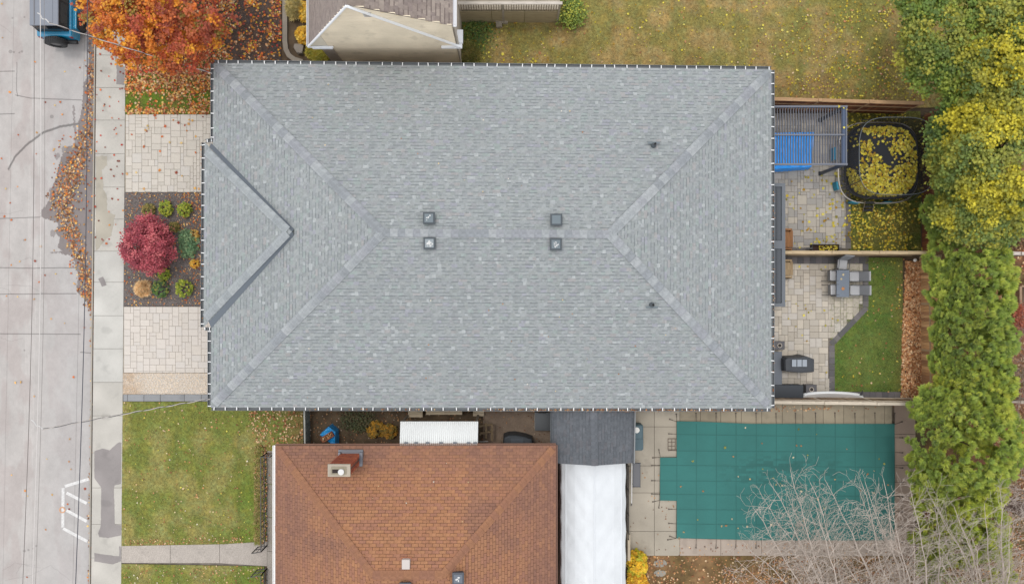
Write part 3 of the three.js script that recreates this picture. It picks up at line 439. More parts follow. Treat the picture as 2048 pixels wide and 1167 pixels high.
  for (const [c, s] of [[p1, -1], [p2, 1]]) { const pn = p2.clone().sub(p1).cross(ap.clone().sub(p1)).normalize(), dir = ap.clone().sub(c).normalize(), inw = dir.clone().cross(pn).normalize(); if (inw.z * s > 0) inw.negate(); const lo = c.clone().lerp(ap, 0.06).addScaledVector(inw, 0.24), hi = ap.clone().addScaledVector(inw, 0.12).lerp(c, 0.04); lo.y += 0.022; hi.y += 0.022; caps(porch, lo, hi, lo.clone().add(inw), lo.clone().sub(inw), 0.42, 0.2, capT.map((k) => mixc(k, C(170, 177, 179), 0.5)), 0.012); }
  o.body.p.length && stuffPart(mk(o.body, 'shingle', mat(W1, { map: T.grain, vc: true, rough: 0.95 }), roof)); stuffPart(mk(o.shadowBand, 'shingle_shadow_band', mat(W1, { map: T.grain, vc: true, rough: 0.98 }), roof));
  // gutters with their white clips
  const gc = C(120, 124, 127), clips = [], X = V3(1, 0, 0), Z = V3(0, 0, 1), white = mat([0.7, 0.7, 0.7], { rough: 0.5 }), cgx = new G().box(0, 0, 0, 0.14, 0.025, 0.038).geo(), cgz = new G().box(0, 0, 0, 0.038, 0.025, 0.14).geo();
  const run = (a, b, out, step) => { const g = gutter(house, a, b, out, gc), len = a.distanceTo(b), n = Math.round(len / step), along = out.x ? cgx : cgz; for (let i = 0; i <= n; i++) { const t = clamp((i + gauss() * 0.22 + 0.3) / (n + 0.6)), m = mk(along, 'gutter_clip', white, g); m.position.copy(a).lerp(b, t).addScaledVector(out, 0.055); m.position.y += 0.0; m.rotation.y = gauss() * 0.12; } return g; };
  run(NW, NE, Z.clone().negate(), 0.545); run(SE, SW, Z, 0.53); run(NE, SE, X, 0.52); run(NW, d1, X.clone().negate(), 0.55); run(p1, p2, X.clone().negate(), 0.55); run(d2, SW, X.clone().negate(), 0.55);
  run(d1.clone().setY(E - .03), p1.clone().setY(E - .03), Z.clone().negate(), 0.3); run(p2.clone().setY(E - .03), d2.clone().setY(E - .03), Z, 0.3);
  walls(house, [P(445, 144, E), P(1526, 157, E), P(1526, 798, E), P(440, 796, E)], 2.84, C(214, 204, 190)); walls(house, [P(430, 300, E), P(440, 300, E), P(440, 638, E), P(428, 638, E)], 2.8, C(140, 104, 88));
  const dk = C(84, 92, 98), lid = C(112, 126, 134); boxVent(house, P(859, 437, R - .16), 0.5, dk, lid, 6); boxVent(house, P(860, 487, R - .18), 0.5, dk, C(150, 160, 166), 42); boxVent(house, P(1112, 440, R - .16), 0.5, dk, lid, 0); boxVent(house, P(1111, 489, R - .18), 0.5, dk, lid, 16);
  for (const [x, y, s] of [[1307, 291, 1], [1303, 609, -1]]) { const v = new THREE.Group(); v.name = 'vent_pipe'; v.position.copy(P(x, y, s > 0 ? 3.98 : 4.26)); house.add(v); mk(new G().box(0, -0.02 + 0.12, -s * 0.1, 0.52, 0.02, 0.09), 'flashing', mat(C(118, 130, 136), { rough: 0.5 }), v); mk(new G().cyl(0, 0.05, 0, 0.13, 0.16, 14, W1, 0.08), 'boot', mat(C(96, 104, 110), { rough: 0.6 }), v); mk(new G().tube([V3(0, 0.1, 0), V3(0, 0.42, 0)], 0.05, 12), 'pipe', mat(C(90, 96, 102), { rough: 0.6 }), v); mk(new G().cyl(0, 0.405, 0, 0.042, 0.004, 12), 'pipe_mouth', mat([0.01, 0.01, 0.01]), v); }
  // flat dark canopy over the two back doors
  const can = thing('door_canopy', 'long flat dark gray canopy over the back doors along the gray roof', 'canopy'); const cq = (x0, y0, x1, y1, h) => [P(x0, y0, h), P(x0, y1, h), P(x1, y1, h), P(x1, y0, h)];
  mk(new G().prism(cq(1538, 366, 1571, 613, 2.55), 2.4, 2.55), 'roof_panel', mat(C(92, 97, 104), { map: T.cloth, rough: 0.7 }), can);
  for (const q of [[1564, 366, 1571, 613], [1538, 366, 1564, 373], [1538, 606, 1564, 613], [1538, 481, 1564, 497]]) mk(new G().prism(cq(...q, 2.6), 2.552, 2.61), 'rim', mat(C(112, 117, 124), { rough: 0.6 }), can);
  for (const [a, b] of [[375, 480], [498, 605]]) mk(new G().prism(cq(1553, a + 1, 1557, b, 2.56), 2.551, 2.572), 'seam', mat(C(78, 83, 90), { rough: 0.6 }), can);
  for (const y of [376, 602]) mk(new G().bar(P(1562, y, 2.4).setY(0.1), P(1562, y, 2.4), 0.1, 0.1), 'post', mat(C(90, 95, 102)), can);
}
{ // the house under the orange roof
  const E = 2.8, R = 4.8, house = thing('orange_roofed_house', 'house under an orange-brown three-tab shingle roof with a brick chimney', 'house');
  const NW = P(550, 891, E), NE = P(1112, 890, E), A = P(745, 1150, R), B = P(885, 1150, R), zr = A.z, SW = V3(NW.x, E, 2 * zr - NW.z), SE = V3(NE.x, E, 2 * zr - NE.z);
  const A0 = A.clone().setY(R - 0.05), B0 = B.clone().setY(R - 0.05), roof = mk(new G().poly([NW, NE, B0, A0]).poly([SE, SW, A0, B0]).poly([SW, NW, A0]).poly([NE, SE, B0]), 'roof', mat(C(124, 88, 70), { map: T.grain }), house);
  const tA = [[192, 134, 96], [197, 140, 98], [187, 129, 95], [183, 127, 99], [199, 142, 100], [180, 125, 101], [192, 134, 92]].map((c) => mixc(C(...c, 0.96), C(166, 120, 94, 0.96), 0.35)), dkT = [C(154, 111, 92), C(148, 107, 90), C(159, 115, 93)];
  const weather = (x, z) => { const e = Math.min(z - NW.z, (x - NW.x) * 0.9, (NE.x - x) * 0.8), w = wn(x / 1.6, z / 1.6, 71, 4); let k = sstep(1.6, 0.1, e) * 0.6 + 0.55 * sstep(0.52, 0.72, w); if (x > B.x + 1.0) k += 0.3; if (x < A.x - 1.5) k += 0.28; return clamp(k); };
  const o = { exp: 0.14, thick: 0.011, tab: 0.305, gap: 0.007, drop: 0.012, body: new G(), keepShare: 0.16, keepMin: 0.2, tone: (x, z) => { const k = weather(x, z); return mixc(pick(tA), pick(dkT), clamp(k + gauss() * 0.16)); } }, keep = { n: 300 };  // drop bares a dark deck strip below each course, imitating its shadow line
  shingle(roof, [NE, NW, A, B], o, keep); o.keepShare = 0.04; shingle(roof, [NW, SW, A], o, keep); shingle(roof, [SE, NE, B], o, keep); o.keepShare = 0; shingle(roof, [SW, SE, B, A], o, keep);
  stuffPart(mk(o.body, 'shingle', mat(W1, { map: T.grain, vc: true, rough: 0.95 }), roof));
  const ct = [[188, 131, 95], [195, 137, 96], [183, 127, 96], [180, 125, 98]].map((c) => mixc(C(...c, 0.88), C(162, 118, 95, 0.88), 0.5)), so = V3(0, 0.015, 0);
  for (const [c, t, q1, q2] of [[NW, A, SW, NE], [NE, B, SE, NW]]) caps(roof, c.clone().lerp(t, 0.03).add(so), t.clone().add(so), q1, q2, 0.3, 0.17, ct, 0.016); caps(roof, A.clone().add(so), B.clone().add(so), NW, SW, 0.3, 0.2, ct, 0.016);
  const gw = gutter(house, NW, SW, V3(-1, 0, 0), [0.8, 0.79, 0.78], 0.1); gutter(house, NW, NE, V3(0, 0, -1), C(150, 110, 90), 0.06); gutter(house, NE, SE, V3(1, 0, 0), C(150, 110, 94), 0.05);
  walls(house, [P(570, 920, E), P(1085, 920, E), V3(P(1085, 905, E).x, 0, SE.z - .4), V3(P(570, 905, E).x, 0, SE.z - .4)], 2.75, C(150, 96, 74));
  // chimney
  const ch = new THREE.Group(); ch.name = 'chimney'; house.add(ch); const hc = 5.1, c0 = P(677.5, 940.5, hc), ww = 0.95, dd = 0.52, b = new G(), bt = [[172, 88, 58], [160, 80, 54], [184, 98, 62], [150, 74, 52]].map((c) => C(...c));
  mk(new G().box(c0.x, 2.9, c0.z, ww - 0.13, 2.12, dd - 0.1), 'mortar', mat(C(120, 84, 70), { map: T.conc }), ch);
  for (let y = 2.85, r = 0; y < hc - 0.12; y += 0.085, r++) { const lx = ww - 0.08, lz = dd - 0.06; for (let k = 0; k < 4; k++) { b.box(c0.x - lx / 2 + lx / 4 * (k + 0.5) + (r % 2 ? 0.03 : -0.03), y, c0.z - lz / 2 + 0.05, lx / 4 - 0.012, 0.073, 0.1, 0, pick(bt)); b.box(c0.x - lx / 2 + lx / 4 * (k + 0.5) + (r % 2 ? 0.03 : -0.03), y, c0.z + lz / 2 - 0.05, lx / 4 - 0.012, 0.073, 0.1, 0, pick(bt)); } for (let k = 0; k < 2; k++) for (const s of [-1, 1]) b.box(c0.x + s * (lx / 2 - 0.052), y, c0.z - lz / 4 + k * lz / 2, 0.1, 0.073, lz / 2 - 0.112, 0, pick(bt)); }
  stuffPart(mk(b, 'brick', mat(W1, { vc: true, map: T.grain }), ch));
  mk(new G().box(c0.x, hc - 0.1, c0.z, ww, 0.1, dd), 'cap', mat(C(196, 184, 166), { map: T.conc }), ch); mk(new G().box(c0.x, hc - 0.001, c0.z, ww * 0.66, 0.035, dd * 0.6, 0), 'crown', mat(C(172, 162, 140), { map: T.conc }), ch);
  mk(new G().box(c0.x - 0.14, hc + 0.034, c0.z + .02, 0.27, 0.004, 0.16), 'flue_mouth', mat([0.02, 0.012, 0.01]), ch); mk(new G().cyl(c0.x + 0.13, hc + 0.03, c0.z + .02, 0.1, 0.14, 18).cyl(c0.x + .13, hc + .16, c0.z + .02, 0.125, 0.03, 18), 'flue_pipe', mat(C(240, 238, 236), { rough: 0.5 }), ch);
  const fl = new G(), fy = 2.88; fl.box(c0.x, fy + 0.02, c0.z - dd / 2 - 0.05, ww + 0.16, 0.12, 0.17).box(c0.x + ww / 2 + 0.03, fy + 0.02, c0.z, 0.14, 0.28, dd + 0.1).box(c0.x - ww / 2 - 0.0, fy + 0.02, c0.z, 0.1, 0.28, dd + 0.1); mk(fl, 'flashing', mat(C(140, 142, 150), { rough: 0.45, metal: 0.3 }), ch);
  const v = new THREE.Group(); v.name = 'roof_vent'; house.add(v); v.position.copy(P(812, 1127, 4.66)); mk(new RoundedBoxGeometry(0.35, 0.2, 0.42, 2, 0.03), 'vent_hood', mat(C(222, 212, 206), { rough: 0.5 }), v); mk(new G().box(0, -0.12, 0, 0.46, 0.03, 0.54), 'flashing', mat(C(176, 116, 86)), v);
  boxVent(house, P(917, 1152, 4.62), 0.5, C(86, 92, 102), C(112, 120, 132), 14); boxVent(house, P(812, 1172, 4.62), 0.5, C(86, 92, 102), C(112, 120, 132), 0);
}
{ // the pale house whose gable end looks onto the gray roof
  const z0 = -11.22, house = thing('cream_gabled_house', 'cream gable-ended house with brown roofs and white trim at the top edge', 'house');
  const q = (x, y, z = z0) => V3(x, y, z), zb = -30, ap = q(-6.47, 7.3), L = q(-9.27, 2.9), Rr = q(-2.37, 2.9), D0 = q(-5.8, 7.06), D1 = q(-2.5, 5.2);
  const wall = new G(), wz = z0 - 0.03; for (const zz of [wz, wz - 0.2]) wall.poly([q(-8.42, 0, zz), q(-2.52, 0, zz), q(-2.52, 5.1, zz), q(-5.8, 6.95, zz), q(-6.47, 7.2, zz), q(-8.42, 4.15, zz)]);
  mk(wall, 'gable_wall', mat(C(240, 225, 198, 1.42), { map: T.conc, rough: 0.95 }), house);
  mk(new G().bar(q(-8.42, 0, wz), q(-8.42, 0, zb), 0.2, 2.85), 'wall', mat(C(206, 194, 178), { map: T.conc }), house); mk(new G().bar(q(-2.6, 0, wz), q(-2.6, 0, zb), 0.2, 5), 'wall', mat(C(206, 194, 178), { map: T.conc }), house);
  for (let y = 0.25, i = 0; y < 6.9; y += 0.3, i++) { const l = y < 4.1 ? -8.42 : lerp(-8.42, -6.47, (y - 4.1) / 3.1), r = y < 5.1 ? -2.52 : lerp(-2.52, -6.3, (y - 5.1) / 2); mk(new G().bar(q(l + 0.02, y, wz + 0.012), q(r - 0.02, y, wz + 0.012), 0.024, 0.29), 'siding_board', mat(mul(C(240, 225, 199, 1.42), rr(0.985, 1.015)), { map: T.conc, rough: 0.9 }), house); }
  const roof = mk(new G().poly([L, q(-9.27, 2.9, zb), q(-6.47, 7.3, zb), ap]).poly([D1, q(-2.5, 5.2, zb), q(-6.47, 7.3, zb), ap, D0]), 'roof', mat(C(150, 136, 126), { map: T.grain }), house);
  const bt = [[164, 150, 142], [156, 142, 134], [172, 158, 148], [150, 136, 130]].map((c) => C(...c)), o = { exp: 0.2, thick: 0.012, widths: [0.16, 0.22, 0.3, 0.4], body: new G(), shadowBand: new G(), shadowShare: 0.5, shadowTone: () => C(128, 114, 108), keepShare: 0.25, keepMin: 0.2, tone: () => pick(bt) }, keep = { n: 300 };
  const zv = -14.5; shingle(roof, [q(-9.27, 2.9, zv), L, ap, q(-6.47, 7.3, zv)], { ...o, exp: 0.16, keepShare: 0.08, tone: () => mixc(pick(bt), C(172, 160, 154), 0.5), shadowShare: 0.2 }, keep); shingle(roof, [D1, q(-2.5, 5.2, zv), q(-5.9, 7.0, zv), q(-5.8, 7.05)], o, keep);
  stuffPart(mk(o.body, 'shingle', mat(W1, { map: T.grain, vc: true }), roof)); stuffPart(mk(o.shadowBand, 'shingle_shadow_band', mat(W1, { map: T.grain, vc: true }), roof));
  mk(new G().tri(L, q(-8.42, 2.8, z0 - 0.02), q(-8.42, 4.2, z0 - 0.02)), 'soffit', mat(C(236, 226, 206, 1.2)), house);
  const wh = mat([0.75, 0.77, 0.8], { rough: 0.5 });
  const up = (v, h) => v.clone().add(V3(0, h, 0.05)); mk(new G().bar(up(L, 0), up(ap, 0), 0.1, 0.05), 'rake_trim', wh, house); mk(new G().bar(up(ap, -.02), up(Rr, 0), 0.1, 0.05), 'rake_trim', wh, house);
  mk(new G().box(-8.66, 2.74, z0 + 0.0, 0.92, 0.12, 0.22), 'eave_return', wh, house); mk(new G().box(-2.75, 2.78, z0 + 0.0, 0.95, 0.12, 0.2), 'eave_return', wh, house); mk(new G().box(-2.46, 2.78, z0 - 0.42, 0.44, 0.15, 0.6), 'soffit_box', wh, house);
  gutter(house, L.clone().setZ(z0 + .02), q(-9.27, 2.9, zb), V3(-1, 0, 0), [0.62, 0.62, 0.64], 0.09); gutter(house, D1.clone(), q(-2.5, 5.2, zb), V3(1, 0, 0), [0.62, 0.62, 0.64], 0.14);
  mk(new G().bar(q(-9.32, 2.84, z0 + 0.06), q(-8.15, 2.84, z0 + 0.06), 0.05, 0.08), 'eave_trim', wh, house);
  mk(new G().tube([q(-2.42, 5.1, z0 - 0.12), q(-2.42, 5.0, z0 - 0.05), q(-2.46, 2.9, z0 - 0.05)], 0.045, 8).tube([q(-2.46, 2.75, z0 + .02), q(-2.5, 0.1, z0 + .02)], 0.045, 8), 'downspout', mat(C(206, 196, 182)), house);
  mk(new G().box(-5.85, 6.2, z0 + 0.0, 0.34, 0.42, 0.05), 'gable_vent', mat(C(236, 232, 224)), house); for (let i = 0; i < 5; i++) mk(new G().box(-5.85, 6.25 + i * 0.07, z0 + 0.03, 0.26, 0.02, 0.03), 'louver', mat(C(214, 208, 200)), house);
  mk(new G().box(-8.5, 0, z0 - 0.1, 0.5, 2.72, 0.3), 'corner_pier', mat(C(182, 170, 156), { map: T.conc }), house);
}
// ---------- fences, each board a part ----------
function fence(label, a, b, side, o) {                       // a, b on the ground line; side = direction of the face with boards
  const f = thing('wooden_fence', label, 'fence'), d = b.clone().sub(a), L = d.length(); d.normalize(); const ry = Math.atan2(-d.z, d.x), y0 = 0.06, n = Math.round(L / o.bw), bw = L / n, geos = [0, 1, 2].map((i) => new G().box(0, 0, 0, bw - 0.008 - i * 0.002, o.h - 0.06 - i * 0.012, 0.022).geo());
  for (let i = 0; i < n; i++) { const m = mk(pick(geos), 'board', mat(mul(pick(o.tones), rr(0.85, 1.15)), { map: T.woodV, rough: 0.9 }), f), p = a.clone().addScaledVector(d, (i + 0.5) * bw).addScaledVector(side, 0.035 + gauss() * 0.003); m.position.set(p.x, y0 + gauss() * 0.006, p.z); m.rotation.y = ry; }
  const wm = mat(o.cap, { map: Math.abs(d.x) > Math.abs(d.z) ? T.woodU : T.woodV, rough: 0.85 });
  for (const y of o.rails) mk(new G().bar(a.clone().setY(y).addScaledVector(side, 0.062), b.clone().setY(y).addScaledVector(side, 0.062), 0.03, 0.09), 'rail', wm, f);
  const np = Math.max(2, Math.round(L / 2.44)); for (let i = 0; i < np; i++) { const p = a.clone().addScaledVector(d, L * i / np), e = a.clone().addScaledVector(d, L * (i + 1) / np); mk(new G().bar(p.clone().setY(o.h - 0.03).addScaledVector(d, 0.006), e.clone().setY(o.h - 0.03).addScaledVector(d, -0.006), o.cw, 0.04), 'top_rail', mat(mul(o.cap, rr(0.9, 1.08)), { map: Math.abs(d.x) > Math.abs(d.z) ? T.woodU : T.woodV, rough: 0.85 }), f); }
  for (let i = 0; i <= np; i++) { const p = a.clone().addScaledVector(d, L * i / np); mk(new G().box(p.x, 0, p.z, 0.1, o.h + 0.03, 0.1, ry).box(p.x, o.h + 0.03, p.z, 0.15, 0.03, 0.15, ry), 'post', wm, f); }
  return f;
}
const X1 = V3(1, 0, 0), Z1 = V3(0, 0, 1), NX = V3(-1, 0, 0), NZ = V3(0, 0, -1), g0 = (x, y, h) => { const p = P(x, y, h); p.y = 0; return p; };
const wBrown = [[120, 70, 40], [132, 78, 44], [108, 62, 38]].map((c) => C(...c)), wTan = [[166, 128, 88], [178, 140, 98], [152, 114, 78], [140, 104, 74], [188, 150, 108]].map((c) => C(...c, 1.25)), wGrey = [[160, 132, 104], [176, 148, 118], [140, 112, 86]].map((c) => C(...c));
fence('reddish brown board fence behind the pergola and the trampoline', g0(1538, 197, 1.9), g0(1844, 206, 1.9), Z1, { h: 1.9, bw: 0.145, tones: wBrown.map((c) => mul(c, 1.6)), cap: C(206, 166, 124), cw: 0.16, rails: [0.55, 1.3] });
fence('weathered tan fence between the two patios, ending at the hedge', g0(1572, 504, 1.8), g0(1858, 505, 1.8), Z1, { h: 1.8, bw: 0.145, tones: wTan, cap: C(206, 182, 146), cw: 0.15, rails: [0.4, 1.35] });
fence('brown board fence along the foot of the hedge beside the mown lawn', g0(1880, 512, 1.6), g0(1883, 800, 1.6), NX, { h: 1.6, bw: 0.15, tones: wTan.map((c) => mul(c, 1.6)), cap: C(196, 170, 134), cw: 0.13, rails: [0.85] });
fence('dark red-brown fence in the shade beside the trampoline', g0(1893, 214, 1.7), g0(1888, 498, 1.7), NX, { h: 1.7, bw: 0.15, tones: wBrown.map((c) => mul(c, 1.3)), cap: C(150, 100, 70), cw: 0.12, rails: [0.85] });
fence('pale-capped fence between the lawn with the paddle board and the pool', g0(1548, 804, 1.8), g0(1862, 808, 1.8), NZ, { h: 1.8, bw: 0.145, tones: wGrey, cap: C(222, 208, 188), cw: 0.15, rails: [0.4, 1.35] });
// white-capped fence run beyond the hedge
fence('short whitish fence run beyond the hedge at the right edge', g0(2012, 506, 1.8), g0(2080, 507, 1.8), NZ, { h: 1.8, bw: 0.145, tones: wGrey, cap: C(226, 214, 204), cw: 0.16, rails: [1.2] });
fence('thin pale fence top beyond the hedge, lower right', g0(2008, 803, 1.8), g0(2080, 804, 1.8), Z1, { h: 1.8, bw: 0.145, tones: wGrey, cap: C(216, 202, 186), cw: 0.1, rails: [1.2] });
// ---------- pergola ----------
{
  const h = 2.5, t = thing('pergola', 'gray slatted pergola standing against the house over a blue tarpaulin', 'pergola'), m = mat(C(124, 128, 140), { rough: 0.5 }), m2 = mat(C(84, 100, 128), { rough: 0.5 });
  for (const [y, w] of [[214, 0.07], [329, 0.08]]) mk(new G().bar(P(1544, y, h - 0.02), P(1693, y, h - 0.02), w, 0.14), 'beam', m, t);
  mk(new G().bar(P(1544, 270, h + .02), P(1688, 270, h + .02), 0.07, 0.1), 'beam', m, t);
  mk(new G().bar(P(1686.5, 212, h - .06), P(1686.5, 331, h - .06), 0.16, 0.12), 'beam', m2, t); mk(new G().bar(P(1692.5, 211, h + .05), P(1692.5, 331, h + .05), 0.05, 0.06), 'beam', m, t); mk(new G().bar(P(1545, 212, h - .06), P(1545, 331, h - .06), 0.1, 0.12), 'beam', m, t);
  const z0 = P(0, 216, h).z, z1 = P(0, 328, h).z, sg = new G().box(0, 0, 0, 0.032, 0.06, z1 - z0).geo();
  for (let x = 1549; x < 1684; x += 5.35) { const s = mk(sg, 'slat', mat(mul(C(116, 118, 128), rr(0.94, 1.06)), { rough: 0.55 }), t); s.position.copy(P(x, 272, h - 0.07)); }
  for (const [x, y] of [[1688, 214], [1688, 329]]) { const p = P(x, y, h); mk(new G().box(p.x, 0.1, p.z, 0.13, h - 0.12, 0.13), 'post', mat(C(86, 90, 98), { rough: 0.5 }), t); mk(new G().box(p.x, 0.1, p.z, 0.2, 0.05, 0.2), 'post_foot', mat(C(70, 74, 80)), t); }
}
function sheetCloth(name, parent, q, h, n, m, mt, bumpFn, skirt) {   // a rumpled cloth with an uneven rim, hanging to the ground at its edge
  const g = new G(), A = (u, v) => { const a = lerp(lerp(q[0][0], q[1][0], u), lerp(q[3][0], q[2][0], u), v), b = lerp(lerp(q[0][1], q[1][1], u), lerp(q[3][1], q[2][1], u), v), e = Math.min(u, 1 - u, v, 1 - v); const p = P(a + (e === 0 ? gauss() * 0.7 : 0), b + (e === 0 ? gauss() * 0.7 : 0), h); p.y = skirt !== undefined && e === 0 ? skirt : h + bumpFn(u, v, a, b); return p; };
  const R = []; for (let j = 0; j <= m; j++) { R.push([]); for (let i = 0; i <= n; i++) R[j].push(A(i / n, j / m)); }
  for (let j = 0; j < m; j++) for (let i = 0; i < n; i++) g.quad(R[j][i], R[j + 1][i], R[j + 1][i + 1], R[j][i + 1]);
  const geo = g.geo(), o = mk(geo, name, mt, parent); return o;
}
tag(sheetCloth('tarpaulin', null, [[1536, 264], [1630, 262], [1624, 336], [1536, 342]], 0.55, 34, 28, mat(C(40, 150, 240, 1.6), { rough: 0.4, map: T.cloth }), (u, v) => 0.1 * fbm(u * 9 + v * 3, v * 4, 99, 3, 3) + 0.05 * Math.abs(Math.sin(u * 14 + 5 * fbm(u * 4, v * 4, 99, 2, 9))), 0.13), 'bright blue rumpled tarpaulin lying under the gray pergola', 'tarpaulin');
tag(mk(new RoundedBoxGeometry(0.13, 0.5, 0.62, 3, 0.05), 'foam_pad', mat(C(40, 160, 200), { rough: 0.6 })), 'turquoise foam post pad lying under the pergola slats', 'foam pad').position.copy(P(1667, 308, 0.4));
// ---------- trampoline ----------
{
  const t = thing('trampoline', 'rounded square black trampoline heaped with yellow leaves and ringed by net', 'trampoline'), h = 0.9, c = P(1763, 323, h);
  const sq = (a, b, n = 56, e = 0.55) => { const q = []; for (let i = 0; i < n; i++) { const k = i / n * 6.28319, cs = Math.cos(k), sn = Math.sin(k); q.push([a * Math.sign(cs) * Math.pow(Math.abs(cs), e), b * Math.sign(sn) * Math.pow(Math.abs(sn), e)]); } return q; };
  const ringP = (a, b, y, dx = 0, dz = 0) => sq(a, b).map(([x, z]) => V3(c.x + x + dx, y, c.z + z + dz)), loop = (q) => [...q, q[0], q[1]];
  const mat0 = ringP(1.77, 1.78, h); mk(new G().prism(mat0, h - 0.015, h, W1), 'jumping_mat', mat([0.018, 0.02, 0.026], { rough: 0.8, map: T.cloth }), t);
  const edge = new G().tube(loop(mat0.map((p) => p.clone().setY(h + 0.01))), 0.045, 6); mk(edge, 'mat_edge', mat([0.02, 0.02, 0.022], { rough: 0.6 }), t);
  const base = ringP(1.95, 1.97, 0.62); mk(new G().tube(loop(base), 0.035, 8), 'frame_ring', mat(C(206, 200, 190), { rough: 0.4, metal: 0.4 }), t);
  for (let i = 0; i < 56; i += 1) { const a = mat0[i], b = base[(i + 1) % 56]; mk(new G().tube([a.clone().setY(h - 0.02), b.clone()], 0.009, 4), 'rod', mat([0.02, 0.02, 0.02], { rough: 0.4 }), t); }
  for (const [x, y, r] of [[1672, 372, 0.2], [1668, 306, 0], [1708, 405, 1.4], [1773, 405, 1.6]]) { const p = P(x, y, 0.4); mk(new G().tube([V3(p.x, 0.62, p.z), V3(p.x, 0.11, p.z)], 0.03, 8), 'leg', mat(C(160, 160, 160), { metal: 0.4, rough: 0.4 }), t); const s = mk(new RoundedBoxGeometry(0.1, 0.45, 0.42, 3, 0.045), 'leg_pad', mat(C(48, 150, 178), { rough: 0.6 }), t); s.position.set(p.x, 0.4, p.z); s.rotation.y = r; }
  const top = ringP(1.78, 1.8, 2.3), mid = ringP(1.84, 1.86, 1.6), net = new G(); for (let i = 0; i < 56; i++) { const j = (i + 1) % 56, lo = (k) => mat0[k].clone().setY(h + 0.05); net.quad(lo(i), lo(j), mid[j], mid[i]).quad(mid[i], mid[j], top[j], top[i]); }
  const nm = new THREE.MeshStandardMaterial({ color: new THREE.Color(0.012, 0.012, 0.014), roughness: 0.9, transparent: true, opacity: 0.5, side: THREE.DoubleSide }); mk(net, 'safety_net', nm, t);
  mk(new G().tube(loop(top), 0.014, 5), 'net_rim', mat(C(120, 128, 132), { rough: 0.5 }), t);
  for (let i = 3; i < 56; i += 7) mk(new G().tube([base[i].clone(), ringP(1.98, 2.0, 1.4)[i], top[i].clone()], 0.018, 5), 'net_pole', mat([0.03, 0.03, 0.035], { rough: 0.4 }), t);
  const l = new THREE.Group(); l.name = 'ladder'; t.add(l); const lm = mat(C(180, 168, 150), { metal: 0.4, rough: 0.4 }); for (const x of [1731, 1750]) mk(new G().tube([P(x, 402, 0.85), P(x - 5, 424, 0.1)], 0.02, 6), 'ladder_rail', lm, l); for (const [y, hh] of [[405, 0.7], [413, 0.42], [420, 0.2]]) mk(new G().bar(P(1730 - (y - 405) / 4, y, hh), P(1750 - (y - 405) / 4, y, hh), 0.12, 0.03), 'rung', mat([0.03, 0.03, 0.03]), l);
  const L = []; for (let i = 0; i < 3600; i++) { const u = rr(-1, 1), v = rr(-1, 1); if (Math.pow(Math.abs(u), 3) + Math.pow(Math.abs(v), 3) > 0.93) continue; const d = sstep(0.4, 0.62, wn(u * 2.2, v * 2.2, 91, 3)) * 0.5 + sstep(0.35, 0.9, u) * 0.6 + sstep(0.2, 0.9, v) * 0.6 + sstep(-0.6, -0.95, v) * 0.6 - 0.55 * sstep(-0.2, -0.8, u) * sstep(0.3, -0.2, v) - 0.4 * sstep(0.3, 0, Math.hypot(u - 0.05, v + 0.2)); if (rnd() > d + 0.08) continue; L.push([c.x + u * 1.74, h + 0.01 + rnd() * 0.05, c.z + v * 1.74, rr(0.11, 0.19), gauss() * 0.4, rnd() * 6.28, gauss() * 0.4, mul(pick(PAL.yellow), rr(0.75, 1.45)), rr(0.6, 1)]); }
  tag(inst('fallen_leaves', lobed, leafMat, L), 'yellow fallen leaves heaped on the black trampoline mat', 'leaves', null, 'stuff');
}
